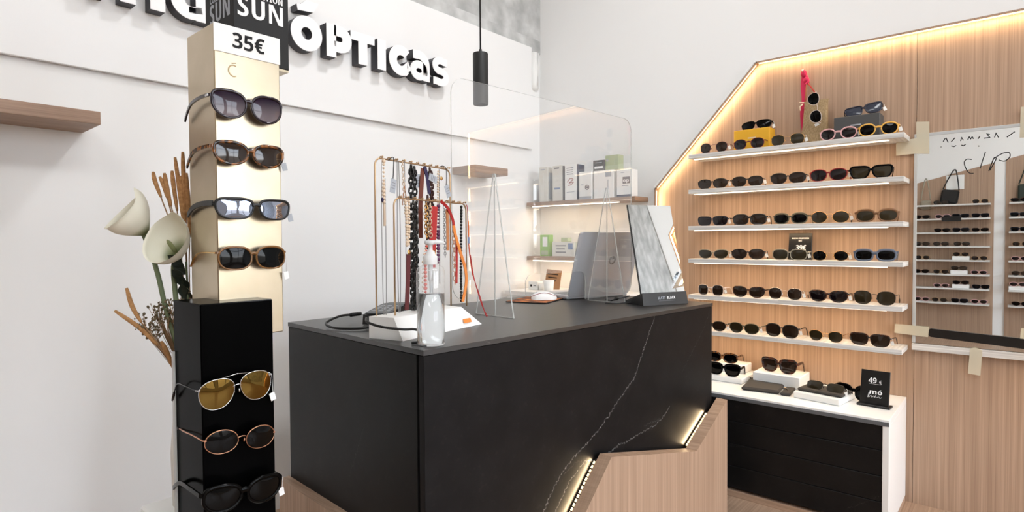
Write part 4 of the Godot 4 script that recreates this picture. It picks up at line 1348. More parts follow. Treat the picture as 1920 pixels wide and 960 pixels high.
	for i in 10:
		for k in 10:
			var P := func(ii: int, kk: int) -> Vector3:
				var a := PI * kk / 10.0
				return prof[ii][0] + V(0, sin(a) * prof[ii][2], cos(a) * prof[ii][1])
			ms.quad(P.call(i, k), P.call(i + 1, k), P.call(i + 1, k + 1), P.call(i, k + 1))
	part("shell", ms, M.white_gloss, mo)
	var sm := MB.new().smooth(1)
	var seam := []
	for i in 11:
		seam.append(prof[i][0] + V(0, sin(0.9) * prof[i][2], cos(0.9) * prof[i][1]) * 1.01)
	sm.tube(seam, 0.0012, 5)
	part("seam", sm, M.red_print, mo)
	var lt := thing("laptop", "open grey laptop seen from the back of its lid", "laptop", at(V(-0.668, Y, 0.838), -16.5))
	part("base", MB.new().box(V(0, 0.009, -0.115), V(0.33, 0.015, 0.23), Basis(), 0.004), M.laptop, lt)
	part("deck", MB.new().box(V(0, 0.0172, -0.115), V(0.322, 0.0014, 0.222), Basis(), 0.0005), M.keyboard, lt)
	for r in 5:
		for k in 13:
			var kk := MB.new()
			kk.box(V(-0.138 + k * 0.023, 0.0186, -0.04 - r * 0.021), V(0.019, 0.002, 0.017), Basis(), 0.0006)
			part("key", kk, M.light_grey_plastic, lt)
	var LT := Transform3D(Basis(Vector3.RIGHT, deg_to_rad(17)), V(0, 0.014, 0.002))
	part("lid", MB.new().prism(rrect(0.33, 0.272, 0.012), LT * Transform3D(Basis(), V(0, 0.136, 0)), -0.003, 0.004), M.laptop, lt)
	part("screen", MB.new().box(LT * V(0, 0.136, -0.0034), V(0.312, 0.25, 0.0006), LT.basis), M.satin_black, lt)
	var hp := part("logo", MB.new().prism(PackedVector2Array(arc(Vector2(0, 0), 0.0185, 0.0185, 0, 360, 24).slice(0, 24)), LT * Transform3D(Basis(), V(0.032, 0.152, 0)), 0.004, 0.0046), M.satin_black, lt)
	var hl := MB.new()
	var HT := LT * Transform3D(Basis(), V(0.032, 0.152, 0))
	hl.stroke([Vector2(-0.0030, 0.0135), Vector2(-0.0105, -0.0085)], 0.0026, HT, 0.0046, 0.0050)
	hl.stroke([Vector2(-0.0060, 0.0040), Vector2(-0.0015, 0.0040), Vector2(-0.0015, 0.0015), Vector2(-0.0050, -0.0085)], 0.0024, HT, 0.0046, 0.0050)
	hl.stroke([Vector2(0.0030, 0.0040), Vector2(-0.0035, -0.0150)], 0.0026, HT, 0.0046, 0.0050)
	hl.stroke([Vector2(0.0025, 0.0040), Vector2(0.0085, 0.0040), Vector2(0.0045, -0.0080), Vector2(0.0, -0.0080)], 0.0024, HT, 0.0046, 0.0050)
	part("logo_letters", hl, M.laptop, hp)
	# table mirror
	var tmr := thing("table_mirror", "black framed table mirror leaning back on a lettered black foot", "mirror", at(V(-0.742, Y, 1.1815), -24.5))
	var fb := MB.new()
	fb.hexa([V(-0.104, 0, -0.115), V(0.104, 0, -0.115), V(0.104, 0, 0.0), V(-0.104, 0, 0.0), V(-0.102, 0.010, -0.115), V(0.102, 0.010, -0.115), V(0.102, 0.046, -0.010), V(-0.102, 0.046, -0.010)])
	part("foot", fb, M.satin_black, tmr)
	var MT := Transform3D(Basis(Vector3.RIGHT, deg_to_rad(-14.3)), V(0, 0.036, -0.016))
	part("back_plate", MB.new().box(MT * V(0, 0.174, -0.003), V(0.205, 0.352, 0.006), MT.basis, 0.001), M.mirror_edge, tmr)
	part("glass", MB.new().box(MT * V(0.001, 0.176, 0.0006), V(0.201, 0.346, 0.001), MT.basis), M.mirror, tmr)
	var WT := Transform3D(Basis(Vector3.RIGHT, deg_to_rad(-12)), V(0, 0.0255, -0.0045))
	words(tmr, "lettering", "MATT", 0.0098, WT * Transform3D(Basis(), V(-0.018, 0, 0)), M.tag_grey, false, 1.05)
	words(tmr, "lettering", "BLACK", 0.0098, WT * Transform3D(Basis(), V(0.026, 0, 0)), M.print_white, true, 0.92)
	part("print_line", MB.new().box(WT * V(0.004, -0.0105, 0.0), V(0.072, 0.0012, 0.0008), WT.basis), M.ink_grey, tmr)
	var ca := MB.new().smooth(1)
	ca.tube(curve([V(-0.80, 0.83, 1.06), V(-0.835, 0.822, 1.035), V(-0.83, 0.812, 1.0), V(-0.79, 0.806, 0.97), V(-0.76, 0.806, 0.93)], 8), 0.0026, 6)
	ca.tube(curve([V(-0.79, 0.808, 1.08), V(-0.82, 0.805, 1.05), V(-0.85, 0.804, 1.02), V(-0.86, 0.804, 0.99)], 8), 0.0022, 6)
	ca.ball(V(-0.828, 0.82, 1.02), V(0.010, 0.006, 0.008), 6)
	solid("cable", ca, M.cable, "knotted black cable behind the table mirror", "cable")

# ---------------------------------------------------------------- stand with glasses chains
func links(path: Array, R: float, r: float, long: float, step: float) -> MB:
	var mb := MB.new().smooth(1)
	var pts := curve(path, 24)
	var acc := 0.0
	var k := 0
	for i in range(1, pts.size()):
		acc += pts[i].distance_to(pts[i - 1])
		if acc >= step:
			acc = 0.0
			var d: Vector3 = (pts[i] - pts[i - 1]).normalized()
			var side := d.cross(V(0.163, 0, 0.987)).normalized()
			var nn := side.cross(d)
			var a := 0.35 if k % 2 == 0 else 1.75
			var x := side * cos(a) + nn * sin(a)
			mb.torus(pts[i], R, r, Basis(x, d, x.cross(d)), 10, 5, long)
			k += 1
	return mb

func beads(path: Array, r: float, step: float, jit := 0.0) -> MB:
	var mb := MB.new().smooth(1)
	var rng := RandomNumberGenerator.new()
	rng.seed = int(r * 1e6) + path.size()
	var pts := curve(path, 24)
	var acc := 0.0
	for i in range(1, pts.size()):
		acc += pts[i].distance_to(pts[i - 1])
		if acc >= step:
			acc = 0.0
			var q := r * (1.0 + jit * (rng.randf() - 0.5) * 2)
			mb.ball(pts[i], V(q, q, q), 5)
	return mb

func build_chains() -> void:
	var T := Transform3D(Basis(V(0.987, 0, -0.163).normalized(), V(0, 1, 0), V(0.163, 0, 0.987).normalized()), V(-1.88, 0.8002, 0.97))
	var o := thing("chain_stand", "faceted white block with two tall brass wire frames for hanging glasses chains", "display stand", T)
	var bs := MB.new()
	bs.hexa([V(-0.007, 0, -0.0235), V(0.31, 0, -0.03), V(0.335, 0, 0.082), V(0.0, 0, 0.082), V(-0.012, 0.055, -0.018), V(0.287, 0.055, -0.022), V(0.268, 0.055, 0.058), V(-0.002, 0.055, 0.055)])
	part("base", bs, M.white_gloss, o)
	var gi := MB.new()
	gi.box(V(0.268, 0.018, 0.079), V(0.035, 0.012, 0.001), Basis(Vector3.RIGHT, -0.42))
	part("logo", gi, M.leather_orange, o)
	var rail := func(u0: float, u1: float, y: float, z: float) -> void:
		var mb := MB.new().smooth(1)
		var p := [V(u0, 0.05, z)]
		for q in arc(Vector2(u0 + 0.02, y - 0.02), 0.02, 0.02, 180, 90, 6): p.append(V(q.x, q.y, z))
		for q in arc(Vector2(u1 - 0.02, y - 0.02), 0.02, 0.02, 90, 0, 6): p.append(V(q.x, q.y, z))
		p.append(V(u1, 0.05, z))
		mb.tube(p, 0.0022, 8)
		part("wire_frame", mb, M.brass, o)
		var pg := MB.new().smooth(1)
		var n := 11
		for i in n:
			var x := lerpf(u0 + 0.02, u1 - 0.01, i / (n - 1.0))
			pg.tube([V(x, y + 0.001, z - 0.004), V(x, y + 0.005, z), V(x + 0.001, y + 0.002, z + 0.006)], 0.0016, 5)
			pg.ball(V(x + 0.001, y + 0.004, z + 0.006), V(0.0028, 0.0028, 0.0028), 5)
		part("hooks", pg, M.brass, o)
	rail.call(0.008, 0.312, 0.450, -0.012)
	rail.call(0.034, 0.338, 0.350, 0.026)
	var G := "glasses chains on the brass stand"
	var zr := -0.004
	var zf := 0.034
	var ch := func(called: String, label: String) -> Node3D: return thing(called, label, "glasses chain", T, G)
	var lk := func(n: Node3D, called: String, m: Material, p: Array, R: float, r: float, lg: float, st: float) -> void: part(called, links(p, R, r, lg, st), m, n)
	var rope := func(n: Node3D, called: String, m: Material, p: Array, r: float) -> void: part(called, MB.new().smooth(1).tube(curve(p, 6), r, 6), m, n)
	var strap := func(n: Node3D, called: String, m: Material, p: Array, w: float) -> void: part(called, MB.new().bar(curve(p, 6), w, 0.0022, V(1, 0.02, 0.25).normalized()), m, n)
	var card := func(n: Node3D, p: Vector3, a: float, m: Material) -> void:
		part("price_tag", MB.new().box(p, V(0.020, 0.036, 0.001), Basis(Vector3.BACK, a), 0.0004), m, n)
		var pp := MB.new()
		for i in 3:
			pp.box(p + Basis(Vector3.BACK, a) * V(0, 0.008 - i * 0.007, 0.0006), V(0.013, 0.0012, 0.0004), Basis(Vector3.BACK, a))
		part("print", pp, M.ink_grey, n)
	# back row
	var n: Node3D = ch.call("glasses_chain", "cream shell chain with a beige tassel hanging leftmost on the tall frame")
	part("shells", beads([V(0.031, 0.452, zr), V(0.030, 0.40, zr), V(0.030, 0.335, zr)], 0.0042, 0.008, 0.35), M.chain_cream, n)
	rope.call(n, "tassel", M.chain_cream, [V(0.031, 0.335, zr), V(0.032, 0.31, zr), V(0.032, 0.28, zr)], 0.0035)
	rope.call(n, "cord", M.cord_grey, [V(0.027, 0.44, zr - 0.004), V(0.026, 0.25, zr - 0.004), V(0.027, 0.066, zr - 0.002), V(0.034, 0.064, zr), V(0.036, 0.25, zr), V(0.035, 0.40, zr)], 0.0009)
	part("charm", MB.new().smooth(1).ball(V(0.022, 0.345, zr + 0.003), V(0.004, 0.006, 0.003), 5), M.cord_navy, n)
	n = ch.call("glasses_chain", "thin grey chain with a grey price tag on a black thread")
	rope.call(n, "thread", M.cable, [V(0.048, 0.447, zr), V(0.066, 0.456, zr), V(0.066, 0.425, zr), V(0.064, 0.400, zr)], 0.0012)
	card.call(n, V(0.062, 0.383, zr + 0.002), -0.18, M.tag_grey)
	rope.call(n, "chain", M.cord_grey, [V(0.080, 0.45, zr), V(0.078, 0.25, zr), V(0.080, 0.07, zr), V(0.086, 0.066, zr), V(0.089, 0.25, zr), V(0.086, 0.448, zr)], 0.0011)
	n = ch.call("glasses_chain", "beige link chain with a loop pendant on the tall frame")
	lk.call(n, "links", M.chain_cream, [V(0.100, 0.452, zr), V(0.103, 0.41, zr), V(0.106, 0.36, zr)], 0.0034, 0.0011, 0.001, 0.0065)
	part("pendant", MB.new().smooth(1).tube([V(0.104, 0.385, zr + 0.003), V(0.094, 0.335, zr + 0.003), V(0.112, 0.345, zr + 0.003)], 0.0012, 5, true), M.leather_tan, n)
	rope.call(n, "cord", M.cord_grey, [V(0.108, 0.45, zr), V(0.110, 0.25, zr), V(0.108, 0.07, zr)], 0.0009)
	n = ch.call("glasses_chain", "long chunky black link chain hanging from the tall frame down to the base")
	lk.call(n, "links", M.chain_black, [V(0.134, 0.447, zr), V(0.132, 0.30, zr), V(0.134, 0.15, zr), V(0.137, 0.062, zr)], 0.0062, 0.0026, 0.0028, 0.0088)
	lk.call(n, "links", M.chain_black, [V(0.146, 0.444, zr), V(0.149, 0.30, zr), V(0.151, 0.15, zr), V(0.147, 0.062, zr)], 0.0062, 0.0026, 0.0028, 0.0088)
	n = ch.call("glasses_chain", "broad brown leather cord with a navy loop on the tall frame")
	strap.call(n, "strap", M.leather_brown, [V(0.182, 0.44, zr), V(0.176, 0.40, zr), V(0.170, 0.34, zr), V(0.170, 0.25, zr)], 0.013)
	strap.call(n, "loop", M.cord_navy, [V(0.184, 0.445, zr + 0.004), V(0.194, 0.415, zr + 0.005), V(0.203, 0.372, zr + 0.004)], 0.010)
	card.call(n, V(0.167, 0.405, zr - 0.006), 0.1, M.tag_grey)
	n = ch.call("glasses_chain", "dark brown chunky link chain near the middle of the tall frame")
	lk.call(n, "links", M.chain_brown, [V(0.210, 0.445, zr), V(0.217, 0.40, zr), V(0.218, 0.30, zr), V(0.216, 0.22, zr)], 0.0056, 0.0024, 0.0024, 0.008)
	card.call(n, V(0.215, 0.415, zr + 0.008), 1.3, M.tag_grey)
	lk.call(n, "links", M.chain_brown, [V(0.200, 0.37, zr), V(0.202, 0.30, zr), V(0.204, 0.22, zr)], 0.0056, 0.0024, 0.0024, 0.008)
	n = ch.call("glasses_chain", "short pale pearl chain right of the brown link chain")
	part("pearls", beads([V(0.248, 0.447, zr), V(0.246, 0.40, zr), V(0.246, 0.345, zr)], 0.0032, 0.0066, 0.3), M.chain_cream, n)
	rope.call(n, "cord", M.cord_grey, [V(0.252, 0.445, zr), V(0.252, 0.30, zr), V(0.250, 0.12, zr)], 0.0014)
	part("charm", MB.new().smooth(1).ball(V(0.262, 0.420, zr), V(0.006, 0.006, 0.003), 5), M.gold, n)
	n = ch.call("glasses_chain", "thin black thread with a tilted grey price tag at the right of the tall frame")
	rope.call(n, "thread", M.cable, [V(0.255, 0.452, zr), V(0.270, 0.456, zr), V(0.284, 0.448, zr), V(0.285, 0.415, zr), V(0.283, 0.400, zr)], 0.0012)
	card.call(n, V(0.287, 0.385, zr + 0.003), 0.42, M.tag_grey)
	# front row
	n = ch.call("glasses_chain", "cream bead chain ending in a gold coin and a dark wine red strap")
	part("beads", beads([V(0.066, 0.35, zf), V(0.071, 0.30, zf), V(0.072, 0.228, zf)], 0.0046, 0.0068, 0.25), M.chain_cream, n)
	part("beads", beads([V(0.080, 0.35, zf), V(0.081, 0.30, zf), V(0.078, 0.228, zf)], 0.0040, 0.0066, 0.25), M.chain_cream, n)
	part("coin", MB.new().smooth(1).ball(V(0.076, 0.213, zf + 0.003), V(0.0065, 0.0065, 0.0022), 6), M.gold, n)
	strap.call(n, "strap", M.leather_wine, [V(0.077, 0.208, zf), V(0.074, 0.14, zf), V(0.068, 0.066, zf)], 0.012)
	n = ch.call("glasses_chain", "glossy black oval link chain on the lower frame beside the cream beads")
	lk.call(n, "links", M.chain_black, [V(0.106, 0.345, zf), V(0.104, 0.25, zf), V(0.104, 0.15, zf), V(0.107, 0.068, zf)], 0.0058, 0.0024, 0.003, 0.0092)
	n = ch.call("glasses_chain", "gold link chain with star charms and coral beads on the lower frame")
	lk.call(n, "links", M.gold, [V(0.150, 0.347, zf), V(0.146, 0.31, zf), V(0.150, 0.25, zf)], 0.0048, 0.0014, 0.0014, 0.0075)
	lk.call(n, "links", M.chain_cream, [V(0.166, 0.345, zf), V(0.164, 0.30, zf), V(0.166, 0.25, zf)], 0.0048, 0.0014, 0.0014, 0.0075)
	var star := PackedVector2Array()
	for i in 10:
		var a := TAU * i / 10.0 + PI / 2
		star.append(Vector2(cos(a), sin(a)) * (0.007 if i % 2 == 0 else 0.0032))
	part("star_charm", MB.new().prism(star, Transform3D(Basis(), V(0.153, 0.283, zf + 0.008)), 0, 0.0014), M.gold, n)
	part("coral_beads", beads([V(0.150, 0.245, zf), V(0.143, 0.18, zf), V(0.142, 0.07, zf)], 0.0042, 0.0085, 0.4), M.bead_coral, n)
	part("cream_beads", beads([V(0.158, 0.245, zf), V(0.134, 0.19, zf), V(0.131, 0.07, zf)], 0.0026, 0.0075, 0.4), M.chain_cream, n)
	n = ch.call("glasses_chain", "wide bright red leather strap hanging behind the pump bottle")
	strap.call(n, "strap", M.leather_red, [V(0.182, 0.335, zf), V(0.176, 0.26, zf), V(0.170, 0.17, zf)], 0.022)
	part("buckle", MB.new().smooth(1).torus(V(0.172, 0.205, zf + 0.006), 0.0055, 0.0016, Basis(), 12, 6, 0.006), M.gold, n)
	part("violet_beads", beads([V(0.200, 0.345, zf), V(0.198, 0.28, zf), V(0.196, 0.18, zf)], 0.0042, 0.008, 0.4), M.bead_violet, n)
	n = ch.call("glasses_chain", "thin silver ladder chain beside a short tan leather tab")
	lk.call(n, "links", M.cord_grey, [V(0.226, 0.35, zf), V(0.226, 0.28, zf), V(0.228, 0.20, zf)], 0.0030, 0.0009, 0.002, 0.0062)
	strap.call(n, "tab", M.leather_tan, [V(0.238, 0.33, zf), V(0.240, 0.27, zf), V(0.240, 0.215, zf)], 0.009)
	n = ch.call("glasses_chain", "orange leather cord sweeping in a curve across the right of the stand")
	strap.call(n, "cord", M.leather_red, [V(0.205, 0.350, zf + 0.004), V(0.232, 0.335, zf + 0.005), V(0.255, 0.305, zf + 0.005), V(0.262, 0.283, zf + 0.005)], 0.008)
	strap.call(n, "cord", M.leather_orange, [V(0.260, 0.285, zf + 0.005), V(0.272, 0.25, zf + 0.005), V(0.292, 0.205, zf + 0.006), V(0.312, 0.16, zf + 0.007), V(0.316, 0.12, zf + 0.007), V(0.300, 0.066, zf + 0.006)], 0.009)
	n = ch.call("glasses_chain", "rose gold oval link chain next to a red ribbon end")
	lk.call(n, "links", M.rose_gold, [V(0.270, 0.29, zf), V(0.268, 0.22, zf), V(0.272, 0.12, zf)], 0.0045, 0.0009, 0.003, 0.0095)
	strap.call(n, "ribbon", M.leather_red, [V(0.284, 0.25, zf - 0.003), V(0.284, 0.19, zf - 0.003), V(0.282, 0.12, zf - 0.003)], 0.007)
	n = ch.call("glasses_chain", "long black bead chain second from the right on the lower frame")
	part("beads", beads([V(0.305, 0.347, zf), V(0.302, 0.25, zf), V(0.300, 0.14, zf), V(0.302, 0.066, zf)], 0.0044, 0.0068, 0.1), M.chain_black, n)
	part("beads", beads([V(0.311, 0.345, zf - 0.005), V(0.309, 0.25, zf - 0.005), V(0.307, 0.14, zf - 0.005), V(0.306, 0.066, zf - 0.005)], 0.0040, 0.0068, 0.1), M.chain_black, n)
	n = ch.call("glasses_chain", "thin multicoloured cord hanging over the right end of the white base")
	rope.call(n, "cord", M.leather_red, [V(0.330, 0.347, zf), V(0.336, 0.325, zf), V(0.338, 0.24, zf), V(0.342, 0.15, zf + 0.01), V(0.338, 0.08, zf + 0.04), V(0.347, 0.028, zf + 0.052), V(0.366, 0.022, zf + 0.045), V(0.376, 0.05, zf + 0.02), V(0.352, 0.13, zf + 0.01), V(0.342, 0.20, zf + 0.004)], 0.0013)
	rope.call(n, "cord", M.leather_orange, [V(0.340, 0.30, zf), V(0.342, 0.22, zf), V(0.346, 0.14, zf + 0.008)], 0.0014)
	part("clasp", MB.new().box(V(0.340, 0.243, zf), V(0.007, 0.02, 0.006), Basis(), 0.002), M.blue_print, n)

# ---------------------------------------------------------------- flowers behind the tower
func calla(label: String, base: Vector3, axis: Vector3, tip: Vector3, H: float, R: float, stem: Array) -> void:
	var o := thing("calla_lily", label, "flower")
	var z := axis.normalized()
	var x := (tip - z * tip.dot(z)).normalized()
	var y := z.cross(x)
	var mb := MB.new().smooth(1)
	mb.use_col = true
	var NU := 32
	var NV := 14
	var P := func(i: int, k: int) -> Array:
		var v := float(i) / NV
		var a := TAU * k / NU
		var c := cos(a)
		var len := H * (0.72 + 0.10 * c + 0.20 * pow(maxf(0, c), 8))
		var r := 0.005 + R * pow(sin(minf(v * 1.2, 1.0) * PI / 2), 0.95)
		var lip := maxf(0, v - 0.78) / 0.22
		r += R * lip * lip * (0.10 - 0.22 * pow(maxf(0, c), 3))
		var back := -H * 0.04 * lip * lip * (1.0 - maxf(0, c))
		var wav := 1.0 + 0.06 * sin(a * 2 + 0.8) * v
		return [base + z * (len * v + back) + (x * c * 1.18 + y * sin(a)) * r * wav, Color(0.36, 0.42, 0.24).lerp(Color(0.975, 0.97, 0.945), clampf(v * 3.5 - 0.1, 0, 1)).srgb_to_linear()]
	for i in NV:
		for k in NU:
			var q := [P.call(i, k), P.call(i, k + 1), P.call(i + 1, k + 1), P.call(i + 1, k)]
			for t in [[0, 2, 1], [0, 3, 2]]:
				for m in t:
					mb.col = q[m][1]
					mb.vtx(q[m][0])
	part("spathe", mb, M.calla_white, o)
	var sp := MB.new().smooth(1)
	sp.tube([base + z * 0.01, base + z * H * 0.3, base + z * H * 0.52, base + z * H * 0.60], [0.003, 0.0048, 0.0042, 0.002], 8)
	part("spadix", sp, M.spadix, o)
	var st := MB.new().smooth(1)
	st.tube(curve(stem, 5), 0.0052, 8)
	st.ball(base, V(0.0075, 0.0075, 0.0075), 6)
	part("stem", st, M.calla_stem, o)

func build_plant() -> void:
	var vs := MB.new().smooth(1)
	vs.lathe([Vector2(0, 0), Vector2(0.030, 0.0), Vector2(0.036, 0.01), Vector2(0.038, 0.12), Vector2(0.030, 0.22), Vector2(0.024, 0.26), Vector2(0.021, 0.26), Vector2(0.026, 0.22), Vector2(0.033, 0.12), Vector2(0, 0.02)], V(0, 0, 0), 28)
	solid("vase", vs, M.vase, "pale ceramic vase hidden behind the black column, holding the dried flowers", "vase", Transform3D(Basis(), V(-2.272, 0.480, 0.845)))
	calla("white calla lily on the left with its bloom opening to the left", V(-2.321, 1.060, 0.760), V(-0.046, 0.056, 0.004), V(0.60, 0.75, 0.55), 0.092, 0.034,
		[V(-2.326, 1.062, 0.754), V(-2.316, 1.024, 0.766), V(-2.306, 0.967, 0.780), V(-2.298, 0.904, 0.792), V(-2.285, 0.830, 0.810), V(-2.271, 0.73, 0.835)])
	calla("white calla lily in front facing the viewer beside the gold column", V(-2.276, 1.012, 0.812), V(-0.052, 0.054, 0.050), V(0.30, 1.0, 0.2), 0.094, 0.037,
		[V(-2.276, 1.012, 0.812), V(-2.284, 0.99, 0.803), V(-2.284, 0.932, 0.810), V(-2.280, 0.852, 0.818), V(-2.271, 0.73, 0.836)])
	var cats := [
		[V(-2.305, 1.194, 0.757), V(-2.303, 1.174, 0.761), V(-2.295, 1.139, 0.771), V(-2.276, 1.024, 0.797), V(-2.268, 0.73, 0.835)],
		[V(-2.296, 1.183, 0.769), V(-2.290, 1.162, 0.776), V(-2.286, 1.137, 0.781), V(-2.273, 1.024, 0.800), V(-2.268, 0.73, 0.837)],
		[V(-2.289, 1.191, 0.776), V(-2.287, 1.168, 0.779), V(-2.281, 1.120, 0.787), V(-2.270, 1.024, 0.804), V(-2.267, 0.73, 0.838)],
		[V(-2.278, 1.196, 0.788), V(-2.277, 1.168, 0.791), V(-2.272, 1.110, 0.795), V(-2.269, 1.012, 0.805), V(-2.267, 0.73, 0.839)],
		[V(-2.262, 1.237, 0.805), V(-2.262, 1.185, 0.807), V(-2.260, 1.100, 0.812), V(-2.262, 1.012, 0.814), V(-2.267, 0.73, 0.840)],
		[V(-2.273, 1.225, 0.792), V(-2.269, 1.162, 0.800), V(-2.264, 1.075, 0.809), V(-2.262, 0.989, 0.814), V(-2.266, 0.73, 0.841)],
		[V(-2.267, 1.185, 0.802), V(-2.264, 1.127, 0.807), V(-2.262, 1.060, 0.812), V(-2.262, 0.989, 0.816), V(-2.266, 0.73, 0.842)],
		[V(-2.258, 1.191, 0.812), V(-2.257, 1.127, 0.816), V(-2.257, 1.052, 0.821), V(-2.260, 0.966, 0.822), V(-2.266, 0.73, 0.843)],
		[V(-2.375, 0.898, 0.734), V(-2.342, 0.862, 0.774), V(-2.318, 0.825, 0.803), V(-2.300, 0.79, 0.822), V(-2.274, 0.72, 0.846)],
		[V(-2.358, 0.946, 0.752), V(-2.351, 0.907, 0.761), V(-2.339, 0.873, 0.776), V(-2.302, 0.797, 0.820), V(-2.275, 0.72, 0.846)],
		[V(-2.313, 0.833, 0.808), V(-2.306, 0.813, 0.817), V(-2.297, 0.777, 0.826), V(-2.285, 0.75, 0.838), V(-2.276, 0.72, 0.848)]]
	var lab := ["brown dried spike leaning farthest left above the lilies", "brown dried spike second from left above the lilies", "short straight brown dried spike between the lilies and the column", "brown dried spike rising right behind the front lily", "tallest brown dried spike close to the gold column", "tall brown dried spike left of the tallest one", "thick brown dried spike low behind the front lily", "brown dried spike touching the edge of the gold column", "brown dried spike reaching out lowest to the left", "curved brown dried spike above the lowest one at left", "short brown dried spike beside the black column"]
	for i in cats.size():
		var c: Array = cats[i]
		var o := thing("dried_spike", lab[i], "dried stem", Transform3D(), "dried brown spikes in the vase")
		var hd := MB.new().smooth(1)
		var hp := curve([c[0], c[1], c[2]], 5)
		var rr := []
		for k in hp.size():
			rr.append(0.0016 + 0.0032 * sin(PI * clampf(0.12 + 0.8 * k / (hp.size() - 1.0), 0, 1)))
		hd.tube(hp, rr, 8)
		part("spike", hd, M.dried_stem, o)
		part("stalk", MB.new().smooth(1).tube(curve([c[2], c[3], c[4]], 5), 0.0013, 6), M.dried_thin, o)
	# dried umbels
	var rng := RandomNumberGenerator.new()
	rng.seed = 5
	var um := thing("dried_umbel", "cluster of tiny brown green dried blossoms on hair-thin stalks", "dried flowers")
	var bd := MB.new().smooth(1)
	var sk := MB.new().smooth(1)
	var root := V(-2.273, 0.735, 0.838)
	for c in [[V(-2.306, 0.887, 0.783), 0.026], [V(-2.326, 0.868, 0.762), 0.022], [V(-2.285, 0.897, 0.805), 0.024], [V(-2.318, 0.850, 0.775), 0.018], [V(-2.272, 0.915, 0.815), 0.022], [V(-2.296, 0.872, 0.795), 0.02]]:
		for i in 46:
			var d: Vector3 = V(rng.randf_range(-1, 1), rng.randf_range(-0.6, 1), rng.randf_range(-1, 1)) * c[1]
			var p: Vector3 = c[0] + d
			var q := rng.randf_range(0.0013, 0.0032)
			bd.ball(p, V(q, q, q), 4)
			if i % 3 == 0:
				sk.tube([p, p.lerp(c[0] + V(0, -0.03, 0), 0.6), root.lerp(c[0], 0.25) + V(rng.randf_range(-0.004, 0.004), 0, 0)], 0.0005, 4)
		sk.tube([c[0] + V(0, -0.02, 0), root.lerp(c[0], 0.4), root], 0.0009, 5)
	var bo := part("blossoms", bd, M.dried_bud, um)
	bo.set_meta("kind", "stuff")
	part("stalks", sk, M.dried_thin, um)
	# dark leaves
	var lf := thing("leaf_sprig", "sprig of dark green leaves tucked against the gold column", "leaves")
	for k in 9:
		var a := -0.9 + k * 0.32
		var b := V(-2.264 - 0.004 * (k % 3), 0.90 + k * 0.012, 0.822)
		var d := V(-sin(a) * 0.5 - 0.3, 0.55 + 0.1 * (k % 2), 0.3 * cos(a * 2)).normalized()
		var mb := MB.new()
		var sd := d.cross(V(-0.31, 0, 0.95)).normalized()
		var L := 0.034
		var ring := []
		for i in 7:
			var t := i / 6.0
			ring.append([b + d * L * t + sd * 0.009 * sin(PI * t) + V(0, 0, 0.004 * t * t), b + d * L * t - V(0, 0, 0.003) * sin(PI * t), b + d * L * t - sd * 0.009 * sin(PI * t)])
		for i in 6:
			for j in 2:
				mb.quad(ring[i][j], ring[i][j + 1], ring[i + 1][j + 1], ring[i + 1][j])
		part("leaf", mb, M.leaf_dark, lf)
	part("stem", MB.new().smooth(1).tube([V(-2.266, 1.0, 0.822), V(-2.264, 0.92, 0.824), V(-2.268, 0.73, 0.842)], 0.002, 6), M.calla_stem, lf)

